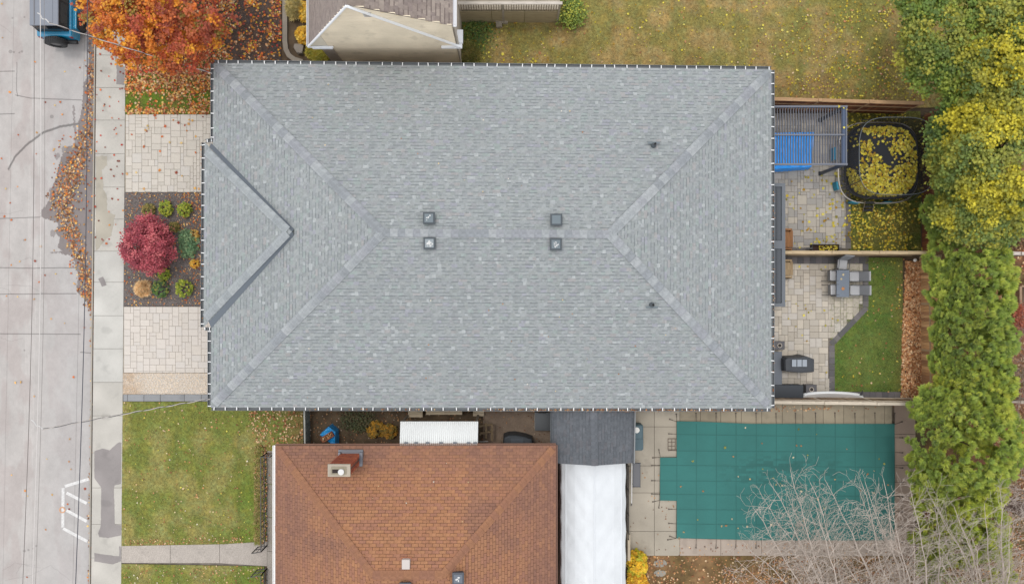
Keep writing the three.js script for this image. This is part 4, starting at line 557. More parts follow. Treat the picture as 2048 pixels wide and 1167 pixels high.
// ---------- pool cover ----------
{
  const t = thing('pool_cover', 'teal mesh safety cover strapped over the swimming pool', 'pool cover'), h = 0.2, q = [[1354, 842], [1420, 844.5], [1500, 847.5], [1560, 848], [1640, 848.5], [1720, 848], [1790, 847.5], [1790.5, 960], [1789, 1080.5], [1700, 1079.5], [1600, 1079.5], [1500, 1079], [1420, 1077.5], [1353, 1075.5], [1353.5, 1040], [1354, 1001], [1337, 1000.5], [1320, 1000], [1320.5, 957], [1321.5, 914.5], [1338, 914], [1354, 914]];
  const g = new G(), N = 88, M = 48, hh = (x, y) => { const u = clamp((x - 1354) / 436), v = clamp((y - 845) / 234); return h - 0.055 * Math.sin(Math.PI * u) * Math.sin(Math.PI * v) - 0.012 * Math.abs(Math.sin((x - 1354) / 39.6 * Math.PI)) * Math.abs(Math.sin((y - 843) / 29.4 * Math.PI)); }, q2 = q;
  const at = (x, y) => { const k = hh(x, y); return P(x, y, k); }, cell = (x0, y0, x1, y1, nx, ny) => { for (let j = 0; j < ny; j++) for (let i = 0; i < nx; i++) { const a = lerp(x0, x1, i / nx), b = lerp(x0, x1, (i + 1) / nx), c = lerp(y0, y1, j / ny), d = lerp(y0, y1, (j + 1) / ny), e = (x, y) => (y <= 842 ? y + 6 * sstep(1354, 1560, x) : y >= 1080 ? y - 4 * sstep(1560, 1354, x) : y), A = (x, y) => { const z = e(x, y); return at(x, z); }; const mx = (a + b) / 2, my = (c + d) / 2, dirt = 0.28 * sstep(0.42, 0.62, wn(mx / 16, my / 5, 83, 3)) * sstep(150, 40, Math.hypot((mx - 1580) * 0.8, (my - 945) * 3)), kk = (1 + 0.16 * (wn(mx / 50, my / 50, 81, 3) - 0.5)) * (1 - dirt) * (1 - 0.14 * sstep(1690, 1790, mx)); g.quad(A(a, c), A(a, d), A(b, d), A(b, c), [kk, kk, kk]); } };
  cell(1354, 842, 1790, 1080, N, M); cell(1320.5, 914.5, 1354, 1000.5, 8, 18);
  mk(g, 'cover_fabric', mat(C(54, 128, 122), { map: T.cloth, rough: 0.75, vc: true }), t);
  const skirt = new G(); q.forEach((a, i) => { const b = q[(i + 1) % q.length], A = at(...a), B = at(...b); skirt.quad(A, B, B.clone().setY(0.121), A.clone().setY(0.121)); }); mk(skirt, 'cover_hem', mat(C(34, 96, 90), { rough: 0.8 }), t);
  const sm = mat(C(49, 114, 109), { rough: 0.8 }), tail = mat(C(104, 94, 84), { rough: 0.7 }), band = (a, b, n, name, m, w = 0.03) => { const s = new G(), A = P(...a), B = P(...b), d = B.clone().sub(A).normalize().cross(V3(0, 1, 0)).multiplyScalar(w / 2); for (let i = 0; i < n; i++) { const f = (k) => { const x = lerp(a[0], b[0], k), y = lerp(a[1], b[1], k), p = at(x, y); p.y += 0.006; return p; }, u = f(i / n), v = f((i + 1) / n); s.quad(u.clone().add(d), u.clone().sub(d), v.clone().sub(d), v.clone().add(d)); } return mk(s, name, m, t); };
  const hook = (a, b) => { const A = P(...a, 0.15), B = P(...b, 0.14), s = new G(); s.tube([A, A.clone().lerp(B, 0.6)], 0.01, 5).tube([A.clone().lerp(B, 0.55), B], 0.017, 6).box(B.x, 0.121, B.z, 0.06, 0.03, 0.06, 0.6); mk(s, 'anchor_strap', tail, t); };
  for (const x of [1393, 1433, 1472.5, 1513, 1553, 1592, 1632, 1671, 1711, 1751]) { band([x, 847.5], [x, 1078], 26, 'strap', sm); hook([x, 847], [x - 0.5, 826 + gauss()]); hook([x, 1078.5], [x - 0.6, 1095 + gauss()]); }
  for (const [yl, yr] of [[868, 874.5], [901, 904], [930, 934], [961, 963.5], [988, 992], [1018, 1022], [1047, 1052]]) { band([1355, yl], [1789, yr], 40, 'strap', sm); if (yl > 905 && yl < 1000) { band([1322, yl], [1354, yl], 4, 'strap', sm); hook([1321, yl], [1304, yl + gauss()]); } else hook([1354, yl], [1338, yl - 1 + gauss()]); hook([1790, yr], [1806, yr + 0.5 + gauss()]); }
  band([1354, 915], [1354, 1000], 10, 'strap', sm);
  for (const [a, b] of [[[1354, 843], [1340, 838]], [[1354, 843], [1353, 828]], [[1321, 914], [1306, 915]], [[1321, 914], [1318, 899]], [[1320, 1000], [1306, 1003]], [[1320, 1000], [1318, 1015]], [[1353, 1076], [1336, 1079]], [[1353, 1076], [1340, 1072]], [[1790, 848], [1805, 843]], [[1790, 848], [1790, 826]], [[1789, 1080], [1805, 1084]]]) hook(a, b);
  const L = scatter([[1325, 850], [1788, 850], [1788, 1078], [1356, 1078]], 46, 0.18, leafOn([C(225, 210, 175), C(205, 175, 120), C(180, 130, 80), C(150, 150, 70)], 0.08, 0.17, 0.5)); tag(inst('fallen_leaves', lobed, leafMat, L), 'few pale leaves scattered on the teal pool cover', 'leaves', null, 'stuff');
  const lad = thing('pool_ladder', 'small brown metal ladder frame lying at the pool edge', 'ladder'), lm = mat(C(128, 112, 98), { rough: 0.5, metal: 0.3 }); for (const y of [877, 899]) mk(new G().tube([P(1336, y, 0.16), P(1353, y, 0.16)], 0.018, 6), 'rail', lm, lad); for (const x of [1336.5, 1344, 1351]) mk(new G().tube([P(x, 877, 0.16), P(x, 900, 0.16)], 0.014, 6), 'rung', lm, lad); for (const y of [884, 892]) mk(new G().tube([P(1336.5, y, 0.16), P(1351, y, 0.16)], 0.012, 6), 'rung', lm, lad);
}
// ---------- patio things ----------
const rbox = (x, y, z, r = 0.02, n = 2) => new RoundedBoxGeometry(x, y, z, n, r);
const put = (o, p, ry = 0) => { o.position.copy(p); o.rotation.y = ry; return o; };
const FY = 0.122;
{
  const p = P(1686.5, 566.5, 0.74), t = thing('dining_table', 'slate gray outdoor dining table with three leaves on its top', 'table', V3(p.x, FY, p.z), -0.012), m = mat(C(122, 132, 146), { rough: 0.45, map: T.cloth }), d = mat(C(92, 98, 108), { rough: 0.5 }), w = 0.62, l = 1.32;
  put(mk(rbox(w, 0.03, l, 0.012), 'tabletop', m, t), V3(0, 0.61, 0)); const ap = new G(); for (const s of [-1, 1]) ap.box(s * (w / 2 - 0.05), 0.53, 0, 0.025, 0.06, l - 0.1).box(0, 0.53, s * (l / 2 - 0.05), w - 0.1, 0.06, 0.025); mk(ap, 'apron', d, t);
  for (const a of [-1, 1]) for (const b of [-1, 1]) mk(new G().box(a * (w / 2 - 0.05), 0, b * (l / 2 - 0.05), 0.05, 0.6, 0.05), 'leg', d, t);
  const lf = (x, y, c, s, r) => { const q = P(x, y, 0.78), o = mk(lobed, 'fallen_leaf', mat(c, { rough: 0.8 })); o.position.set(q.x, FY + 0.634, q.z); o.scale.setScalar(s); o.rotation.y = r; return o; };
  tag(lf(1687.5, 549, C(235, 215, 170), 0.13, 1), 'pale leaf nearest the upper end of the slate table', 'leaf'); tag(lf(1683.5, 557.5, C(225, 205, 160), 0.12, 2.3), 'pale leaf in the middle of the slate table', 'leaf'); tag(lf(1687, 577, C(215, 150, 95), 0.2, 0.4), 'larger orange leaf near the lower end of the slate table', 'leaf');
}
function makeChair(label) {                                  // faces -z; origin under the seat
  const t = thing('patio_chair', label, 'chair', V3(0, 0, 0), 0, 'chairs around the slate dining table'), f = mat(C(92, 94, 100), { rough: 0.45 }), s = mat(C(196, 196, 198), { rough: 0.8, map: T.cloth }), k = mat(C(150, 152, 156), { rough: 0.85, map: T.cloth });
  put(mk(rbox(0.47, 0.05, 0.46, 0.022), 'seat', s, t), V3(0, 0.42, 0)); const b = mk(rbox(0.46, 0.72, 0.03, 0.013), 'backrest', k, t); b.position.set(0, 0.76, 0.32); b.rotation.x = 0.24;
  const h = mk(rbox(0.46, 0.1, 0.05, 0.02), 'head_pad', s, t); h.position.set(0, 1.1, 0.41); h.rotation.x = 0.24;
  for (const x of [-0.25, 0.25]) { mk(new G().tube([V3(x, 0, -0.24), V3(x, 0.62, -0.2), V3(x, 0.64, 0.05), V3(x, 0.62, 0.25)], 0.016, 6), 'armrest', f, t); mk(new G().tube([V3(x, 0, 0.36), V3(x, 0.42, 0.22), V3(x, 1.12, 0.42)], 0.014, 6), 'leg', f, t); mk(new G().tube([V3(x, 0.4, -0.24), V3(x, 0.4, 0.24)], 0.014, 6), 'seat_rail', f, t); }
  return t;
}
{
  const c0 = makeChair('reclined gray patio chair at the fence end of the slate table'), spots = [[1683, 529, 0.44, Math.PI - 0.1, null], [1663.5, 551, 0.44, -Math.PI / 2, 'upper of the two chairs on the house side of the slate table'], [1664.5, 579, 0.44, -Math.PI / 2 - 0.03, 'lower of the two chairs on the house side of the slate table'], [1707, 552.5, 0.44, Math.PI / 2, 'upper of the two reclined chairs on the lawn side of the slate table'], [1708, 580, 0.44, Math.PI / 2 + 0.02, 'lower of the two reclined chairs on the lawn side of the slate table']];
  for (const [x, y, h, r, label] of spots) { let o = c0; if (label) { o = c0.clone(); o.name = numbered('patio_chair'); scene.add(o); o.userData = { ...c0.userData, label }; } const p = P(x, y, h); o.position.set(p.x, FY, p.z); o.rotation.y = r; }
}
{ // covered barbecue on the patio
  const p = P(1597.5, 729, 0.9), t = thing('covered_barbecue', 'barbecue under a black fitted cover with three gray vent panels', 'barbecue', V3(p.x, FY, p.z)), q = [[-0.74, -0.28], [-0.72, 0.3], [-0.55, 0.33], [0.1, 0.38], [0.3, 0.37], [0.72, 0.34], [0.73, -0.28], [0.36, -0.42], [0.25, -0.43], [0, -0.38], [-0.5, -0.36], [-0.62, -0.36]], lv = [[0, 1.03], [0.55, 1.02], [0.86, 0.99], [0.93, 0.93], [0.95, 0.72]], g = new G(), L = lv.map(([y, s]) => q.map(([x, z]) => V3(x * s + 0.006 * gauss(), y + (y > 0.8 ? 0.03 * (Math.abs(x) < 0.5) : 0), z * s + 0.006 * gauss())));
  for (let i = 0; i + 1 < L.length; i++) for (let k = 0; k < q.length; k++) { const j = (k + 1) % q.length; g.quad(L[i][k], L[i][j], L[i + 1][j], L[i + 1][k]); } g.poly(L[4]); mk(g, 'cover', mat(C(66, 70, 76), { rough: 0.6, map: T.cloth }), t);
  for (const [i, x] of [-0.3, -0.045, 0.205].entries()) put(mk(rbox(i ? 0.22 : 0.22, 0.02, 0.34, 0.008), 'vent_panel', mat(C(172, 180, 190), { rough: 0.4 }), t), V3(x, 0.995, -0.1));
  mk(new G().tube([V3(-0.73, 0.6, -0.3), V3(-0.76, 0.66, 0), V3(-0.73, 0.6, 0.3)], 0.03, 7), 'side_handle', mat(C(44, 46, 50)), t);
}
for (const [x, y, w, d, h, label] of [[1557.5, 690, 0.48, 0.38, 0.42, 'gray square pedestal topped by a light ring, against the house wall'], [1621, 777.5, 0.5, 0.42, 0.45, 'dark square pedestal topped by a ring, next to the black deck box']]) {
  const p = P(x, y, h), t = thing('pedestal', label, 'pedestal', V3(p.x, FY, p.z), 0, 'square ring-topped pedestals on the cream patio'), m = mat(C(118, 116, 120), { rough: 0.6, map: T.conc }); put(mk(rbox(w, h, d, 0.03), 'body', m, t), V3(0, h / 2, 0)); put(mk(rbox(w + 0.03, 0.03, d + 0.03, 0.012), 'top', mat(C(100, 98, 102), { rough: 0.6 }), t), V3(0, h, 0));
  const r = mk(new THREE.TorusGeometry(0.1, 0.02, 8, 24), 'ring', mat(C(206, 196, 184), { rough: 0.4 }), t); r.rotation.x = Math.PI / 2; r.position.set(0, h + 0.03, 0); mk(new G().cyl(0, h + 0.014, 0, 0.075, 0.01, 16), 'well', mat(C(60, 54, 52)), t);
}
{ const p = P(1553, 736, 0.55), t = thing('storage_bench', 'long dark gray storage bench along the house beside the barbecue', 'bench', V3(p.x, FY, p.z)), m = mat(C(102, 108, 118), { rough: 0.5 }); put(mk(rbox(0.44, 0.5, 1.6, 0.02), 'box', m, t), V3(0, 0.25, 0)); put(mk(rbox(0.48, 0.04, 1.64, 0.015), 'lid', mat(C(112, 118, 128), { rough: 0.5 }), t), V3(0, 0.52, 0)); for (const z of [-0.5, 0.5]) put(mk(rbox(0.03, 0.06, 0.1, 0.01), 'hinge', mat(C(80, 86, 94)), t), V3(0.24, 0.48, z)); }
{ const p = P(1570, 782.5, 0.6), t = thing('deck_box', 'large black deck box in the corner by the pale-capped fence', 'box', V3(p.x, FY, p.z)), m = mat(C(52, 58, 66), { rough: 0.55 }); put(mk(rbox(1.72, 0.5, 0.64, 0.05, 3), 'bin', m, t), V3(0, 0.25, 0)); put(mk(rbox(1.76, 0.1, 0.68, 0.045, 3), 'lid', mat(C(56, 62, 70), { rough: 0.45 }), t), V3(0, 0.54, 0)); for (const x of [-0.3, 0.3]) put(mk(rbox(0.14, 0.05, 0.03, 0.01), 'latch', mat(C(70, 76, 84)), t), V3(x, 0.5, -0.35)); }
{ // paddle board leaning on edge along the fence
  const p = P(1666, 791.5, 0.5), t = thing('paddle_board', 'white paddle board with a black fin lying along the pale-capped fence', 'paddle board', V3(p.x, 0.16, p.z)), n = 40, g = new G(), L = 2.98, prof = (u) => 0.3 * Math.pow(Math.sin(Math.PI * Math.pow(u, 0.75)), 0.6) + 0.005, ring = [];
  for (let i = 0; i <= n; i++) { const u = i / n, w = Math.max(0.01, prof(u)), x = (u - 0.5) * L, rk = 0.1 * Math.pow(Math.abs(u - 0.45) * 2, 3); ring.push([[0, -1], [0.05, -0.94], [0.075, 0], [0.05, 0.94], [0, 1], [-0.05, 0.94], [-0.06, 0], [-0.05, -0.94]].map(([a, b]) => V3(x, 0.32 + a + b * w * 0.82 + 0, b * w * -0.62 + a - 0.03 + rk * 0.2))); }
  for (let i = 0; i < n; i++) for (let k = 0; k < 8; k++) { const j = (k + 1) % 8; g.quad(ring[i][k], ring[i + 1][k], ring[i + 1][j], ring[i][j]); } mk(g, 'hull', mat([0.72, 0.73, 0.74], { rough: 0.35 }), t);
  mk(new G().prism([V3(1.26, 0, -0.06), V3(1.4, 0, -0.28), V3(1.44, 0, -0.26), V3(1.4, 0, -0.04)], 0.44, 0.46), 'fin', mat([0.03, 0.03, 0.035], { rough: 0.4 }), t); mk(new G().tube([V3(-1.2, 0.5, -0.12), V3(-0.9, 0.53, -0.13)], 0.015, 6), 'strap', mat(C(120, 128, 140)), t);
}
{ const p = P(1650, 495.5, 0.3), t = thing('raised_planter', 'low black planter box of leaves set against the tan fence', 'planter', V3(p.x, FY, p.z)), m = mat([0.02, 0.018, 0.018], { rough: 0.5 }), w = 1.3, d = 0.32, h = 0.3; for (const s of [-1, 1]) { mk(new G().box(0, 0, s * d / 2, w, h, 0.03), 'side_panel', m, t); mk(new G().box(s * w / 2, 0, 0, 0.03, h, d + 0.03), 'end_panel', m, t); } mk(new G().box(0, 0, 0, w - 0.03, 0.12, d - 0.03), 'soil_fill', mat(C(62, 42, 34), { map: T.soil }), t); mk(new G().bar(V3(-0.66, 0.28, 0.03), V3(-0.92, 0.2, 0.02), 0.07, 0.06), 'spout', m, t);
  tag(inst('fallen_leaves', lobed, leafMat, scatter([[1636, 490], [1676, 490], [1676, 501], [1636, 501]], 60, 0.27, leafOn(PAL.yellow, 0.08, 0.13, 0.5))), 'yellow leaves lying inside the low black planter', 'leaves', null, 'stuff'); }
for (const [y0, y1, label, tone] of [[455, 500, 'brown wooden steps from the upper back door, above the tan fence', [176, 126, 84]], [517, 556, 'weathered wooden steps from the lower back door, below the tan fence', [190, 164, 128]]]) {
  const t = thing('wooden_steps', label, 'steps'), m = (k) => mat(mul(C(...tone), k), { map: T.woodV, rough: 0.9 }), y = (y0 + y1) / 2; for (const [i, [x, h]] of [[1567, 0.74], [1575, 0.56], [1581.5, 0.38]].entries()) { const a = P(x, y0 + 6, h), b = P(x, y1 - 6, h); mk(new G().bar(a.setY(h - 0.04), b.setY(h - 0.04), 0.24, 0.04), 'tread', m(1.05 - i * 0.06), t); }
  for (const yy of [y0 + 3, y1 - 3]) { const a = P(1560, yy, 0.9), b = P(1586, yy, 0.9); mk(new G().bar(a.clone().setY(0.98), b.clone().setY(0.72), 0.08, 0.06), 'handrail', m(1.1), t); mk(new G().bar(a.clone().setY(0.1), a.clone().setY(0.98), 0.08, 0.08), 'post', m(0.9), t); mk(new G().bar(b.clone().setY(0.1), b.clone().setY(0.72), 0.08, 0.08), 'post', m(0.9), t); mk(new G().bar(a.clone().setY(0.62), b.clone().setY(0.2), 0.04, 0.2), 'stringer', m(0.85), t); }
}
{ const p = P(1828.5, 520, 0.5), t = thing('path_lamp', 'small white globe lamp at the head of the leaf strip', 'lamp', V3(p.x, 0.1, p.z)); const s = mk(new THREE.SphereGeometry(0.085, 20, 14), 'globe', mat([0.8, 0.8, 0.78], { rough: 0.3 }), t); s.position.y = 0.5; mk(new G().tube([V3(0, 0, 0), V3(0, 0.43, 0)], 0.018, 8), 'stake', mat([0.05, 0.05, 0.05]), t); }
// ---------- between the houses ----------
{ const a = P(608.5, 816, 0.8), b = P(610, 896, 0.8), t = thing('side_gate', 'narrow gray weathered gate panel closing the alley by the orange roof', 'gate'), m = mat(C(120, 124, 118), { map: T.woodU, rough: 0.95 }); mk(new G().bar(a.clone().setY(0.8).add(V3(0, 0, 0)), b.clone().setY(0.8).add(V3(0, 0, 0)), 0.07, 0.05), 'top_rail', mat(C(196, 196, 188), { map: T.woodV }), t); const n = 10; for (let i = 0; i < n; i++) { const p = a.clone().lerp(b, (i + 0.5) / n); mk(new G().box(p.x + 0.03, 0.05, p.z, 0.03, 0.75, a.distanceTo(b) / n - 0.012), 'board', mat(mul(C(122, 128, 122, 1.3), rr(0.85, 1.15)), { map: T.woodV }), t); } }
{ const p = P(656, 872, 0.7); const o = sheetCloth('tarpaulin', null, [[637, 868], [658, 851], [672, 862], [672, 896]], 0.62, 20, 18, mat(C(30, 140, 205, 1.5), { rough: 0.4, map: T.cloth }), (u, v) => 0.16 * Math.sin(u * 3.14) * Math.sin(v * 3.14) + 0.1 * fbm(u * 6, v * 6, 99, 3, 4), 0.06); tag(o, 'bright blue tarpaulin over a heap in the dark alley', 'tarpaulin');
  const t = thing('planter_trough', 'brown planter trough of dead leaves set on the blue alley tarpaulin', 'planter', p.clone().setY(0.76), 0.55), m = mat(C(150, 84, 58, 1.4), { rough: 0.7 }); for (const s of [-1, 1]) { mk(new G().box(0, 0, s * 0.12, 0.6, 0.16, 0.03), 'side_panel', m, t); mk(new G().box(s * 0.3, 0, 0, 0.03, 0.16, 0.27), 'end_panel', m, t); } mk(new G().box(0, 0.01, 0, 0.58, 0.09, 0.22), 'soil_fill', mat(C(96, 72, 52), { map: T.soil }), t); const L = []; for (let i = 0; i < 34; i++) L.push([rr(-0.26, 0.26), 0.11 + rnd() * 0.04, rr(-0.09, 0.09), rr(0.05, 0.1), gauss() * .5, rnd() * 6, gauss() * .5, mul(pick(PAL.tan), 1.2), 1]); stuffPart(inst('dead_leaves', lobed, leafMat, L, t)); }
{ // corrugated awning
  const t = thing('corrugated_awning', 'white corrugated awning along the top edge of the orange roof', 'awning'), h0 = 2.3, h1 = 2.72, n = 312, g = new G(), R = []; for (let i = 0; i <= n; i++) { const u = i / n, a = P(lerp(800.5, 956.5, u), 842, h0), b = P(lerp(799, 955.5, u), 892, h1), w = Math.pow(Math.abs(Math.sin(u * 39 * 3.14159)), 0.6) * 0.05; a.y += w; b.y += w; R.push([a, b]); } for (let i = 0; i < n; i++) g.quad(R[i][0], R[i + 1][0], R[i + 1][1], R[i][1]); mk(g, 'roof_sheet', mat([0.66, 0.67, 0.66], { rough: 0.5, map: T.cloth }), t);
  mk(new G().bar(P(799, 887, 2.66).setY(2.64), P(955, 887, 2.66).setY(2.64), 0.06, 0.06), 'ledger', mat(C(150, 100, 84)), t); for (const x of [812, 832, 855, 882, 910, 937, 950]) put(mk(rbox(0.17, 0.05, 0.1, 0.015), 'bracket', mat(C(110, 116, 124), { rough: 0.4 }), t), P(x, 885.5, 2.76)); for (const x of [803, 952]) { const p = P(x, 845, h0); mk(new G().box(p.x, 0.05, p.z, 0.08, h0 - 0.12, 0.08), 'post', mat(C(160, 150, 136), { map: T.woodV }), t); } }
{ const t = thing('stoop', 'pale weathered wooden stoop between the gray roof and the awning', 'stoop'), pl = (x0, x1, y0, y1, h, k) => { const a = P(x0, y0, h), b = P(x1, y1, h); for (let i = 0, n = Math.max(2, Math.round((b.z - a.z) / 0.15)); i < n; i++) mk(new G().box((a.x + b.x) / 2, h - 0.04, lerp(a.z, b.z, (i + 0.5) / n), b.x - a.x, 0.04, (b.z - a.z) / n - 0.012), 'plank', mat(mul(C(206, 190, 164, k), rr(0.92, 1.08)), { map: T.woodU }), t); }; pl(816, 845, 800, 834, 0.5, 1.25); pl(852, 924, 800, 829, 0.7, 1.3); pl(946, 968, 800, 832, 0.4, 1.1); mk(new G().box(P(888, 826, .6).x, 0.05, P(888, 822, .6).z, 1.6, 0.6, 0.06), 'riser', mat(C(150, 120, 92), { map: T.woodU }), t); }
{ const p = P(1036, 879, 0.9), t = thing('covered_grill', 'grill under a dark charcoal cover tucked beside the orange roof', 'grill', V3(p.x, 0.07, p.z)), q = [[-0.72, 0.3], [-0.7, -0.14], [-0.45, -0.24], [-0.1, -0.25], [0.4, -0.15], [0.7, -0.04], [0.73, 0.3]], g = new G(), L = [[0, 1.02], [0.7, 1], [0.92, 0.93], [0.95, 0.8]].map(([y, s]) => q.map(([x, z]) => V3(x * s, y, z * s))); for (let i = 0; i < 3; i++) for (let k = 0; k < 7; k++) { const j = (k + 1) % 7; g.quad(L[i][k], L[i][j], L[i + 1][j], L[i + 1][k]); } g.poly(L[3]); mk(g, 'cover', mat(C(62, 68, 74, 1.3), { rough: 0.6, map: T.cloth }), t); mk(new G().box(-0.05, 0.955, 0.05, 0.6, 0.02, 0.3), 'top_seam', mat(C(74, 82, 90, 1.3), { rough: 0.5 }), t); put(mk(rbox(0.05, 0.05, 0.12, 0.015), 'handle', mat(C(50, 52, 56)), t), V3(0.76, 0.7, 0.1)); }
{ const p = P(1086, 842, 1.0), t = thing('storage_cabinet', 'dark gray cabinet with a pale side beside the charcoal shed roof', 'cabinet', V3(p.x, 0.07, p.z)); put(mk(rbox(0.74, 0.94, 0.86, 0.02), 'body', mat(C(120, 120, 122), { rough: 0.6 }), t), V3(0, 0.47, 0)); put(mk(rbox(0.78, 0.05, 0.9, 0.02), 'lid', mat(C(84, 88, 92), { rough: 0.35 }), t), V3(0, 0.96, 0)); put(mk(rbox(0.03, 0.86, 0.8, 0.01), 'side_panel', mat(C(216, 208, 196), { rough: 0.6 }), t), V3(-0.385, 0.45, 0)); put(mk(rbox(0.4, 0.12, 0.08, 0.02), 'handle', mat(C(60, 60, 62)), t), V3(-0.05, 0.96, -0.44)); }
{ // dark debris frame at the awning's end
  const t = thing('wood_frame', 'old weathered wooden frame leaning beside the awning', 'frame'), m = mat(C(128, 110, 84, 1.2), { map: T.woodU }); for (const [a, b] of [[[958, 852], [984, 848]], [[984, 848], [984, 880]], [[960, 866], [984, 862]], [[972, 845], [972, 876]]]) mk(new G().bar(P(...a, 0.9), P(...b, 0.7), 0.09, 0.05), 'rail', m, t); mk(new G().tube([P(956, 883, 0.9), P(976, 882, 0.9)], 0.018, 6), 'pipe', mat(C(220, 220, 216), { rough: 0.3 }), t); }
// ---------- shed roof, white shelter, pool-side things ----------
{ const t = thing('shed', 'shed under a charcoal gable roof between the gray house and the white shelter', 'shed'), E = 2.3, R = 2.8, a0 = P(1101.5, 806, E), a1 = P(1113, 925, E), b0 = P(1270, 806, E), b1 = P(1268, 925, E), r0 = P(1187, 811, R), r1 = P(1190, 931, R), tones = [[105, 109, 115], [102, 106, 112], [108, 111, 117], [100, 104, 110], [105, 106, 111]].map((c) => C(...c));
  a1.x = a0.x; const roof = mk(new G().quad(a0, a1, r1.clone().setY(R - .02), r0.clone().setY(R - .02)).quad(b1, b0, r0.clone().setY(R - .02), r1.clone().setY(R - .02)), 'roof', mat(C(90, 94, 100), { map: T.grain }), t), o = { exp: 0.15, thick: 0.011, widths: [0.2, 0.26, 0.34, 0.5], body: new G(), shadowBand: new G(), shadowShare: 0.6, shadowTone: () => C(92, 97, 103), keepShare: 0.3, keepMin: 0.2, tone: () => pick(tones) }, keep = { n: 300 };
  shingle(roof, [a0, a1, r1, r0], o, keep); shingle(roof, [b1, b0, r0, r1], o, keep); stuffPart(mk(o.body, 'shingle', mat(W1, { map: T.grain, vc: true }), roof)); stuffPart(mk(o.shadowBand, 'shingle_shadow_band', mat(W1, { map: T.grain, vc: true }), roof)); caps(roof, r1.clone().add(V3(0, .01, 0)), r0.clone().add(V3(0, .01, 0)), a0, b0, 0.3, 0.16, tones.map((c) => mul(c, 1.1)), 0.014);
  walls(t, [V3(a0.x + .25, 0, a0.z), V3(a0.x + .25, 0, a1.z - .3), V3(b0.x - .25, 0, b1.z - .3), V3(b0.x - .25, 0, b0.z)], 2.25, C(150, 150, 150), T.conc); mk(new G().bar(b0, b1, 0.05, 0.12), 'fascia', mat(C(150, 152, 154)), t); mk(new G().bar(a0, a1, 0.05, 0.1), 'fascia', mat(C(90, 94, 98)), t); }
{ // white fabric shelter: a ridged canopy, wrinkled
  const t = thing('fabric_shelter', 'long white fabric car shelter below the charcoal shed roof', 'shelter'), prof = [[1121.5, 1.6], [1123.5, 1.7], [1132, 1.82], [1150, 2.0], [1170, 2.14], [1189, 2.24], [1206, 2.14], [1228, 2.0], [1243, 1.84], [1250, 1.7], [1251.5, 1.6]], n = 110, g = new G(), y0 = 920, y1 = 1205, fine = [];
  for (let i = 0; i + 1 < prof.length; i++) for (let k = 0; k < 5; k++) fine.push([lerp(prof[i][0], prof[i + 1][0], k / 5), lerp(prof[i][1], prof[i + 1][1], k / 5)]); fine.push(prof[prof.length - 1]);
  const R = []; for (let j = 0; j <= n; j++) { const y = lerp(y0, y1, j / n); R.push(fine.map(([x, h]) => { const u = (x - 1121) / 131, e = Math.abs(u - 0.5) * 2, rib = Math.pow(Math.abs(Math.sin((y - y0) / 68 * Math.PI)), 0.8), wr = Math.sin((y * 0.12 + (u < 0.5 ? -1 : 1) * (x - 1187) * 0.22) + 3 * wn(x / 20, y / 20, 5)) * 0.014 * sstep(0.2, 0.55, wn(x / 26, y / 26, 77)) * (1 - 0.4 * e), p = P(x + gauss() * 0.05 - (e > 0.97 ? 0.8 * Math.sin(y / 9) : 0), y, h); p.y += wr * 0.8 - 0.022 * rib * Math.sin(Math.PI * e) + 0.03 * wn(x / 14 + y / 30, y / 22, 31); return p; })); }
  for (let j = 0; j < n; j++) for (let i = 0; i + 1 < fine.length; i++) g.quad(R[j][i], R[j + 1][i], R[j + 1][i + 1], R[j][i + 1]); mk(g, 'canopy', mat([0.57, 0.59, 0.61], { rough: 0.55, map: T.cloth }), t); for (const i of [10, 25, 40]) { const sg = new G(); for (let j = 0; j < n; j++) { const f = (r, d) => R[r][Math.min(i, fine.length - 1)].clone().add(V3(d, 0.008, 0)); sg.quad(f(j, -0.03), f(j + 1, -0.03), f(j + 1, 0.03), f(j, 0.03)); } mk(sg, 'seam', mat([0.545, 0.565, 0.59], { rough: 0.6 }), t); }
  const fr = mat(C(170, 172, 172), { metal: 0.5, rough: 0.4 }); for (let y = 932; y < 1200; y += 66) { mk(new G().tube(prof.map(([x, h]) => P(x, y, h - 0.05)), 0.02, 5), 'frame_hoop', fr, t); for (const x of [1122.5, 1250.5]) { const p = P(x, y, 1.6); mk(new G().tube([V3(p.x, 0, p.z), V3(p.x, 1.58, p.z)], 0.024, 6), 'leg', fr, t); } }
  const side = new G(); for (const [x, s] of [[1122, 1], [1251, -1]]) { const a = P(x, y0, 1.6), b = P(x, y1, 1.6); side.quad(a.setY(1.62), b.setY(1.62), b.clone().setY(0.1), a.clone().setY(0.1)); } mk(side, 'side_sheet', mat([0.5, 0.52, 0.54], { rough: 0.6 }), t); }
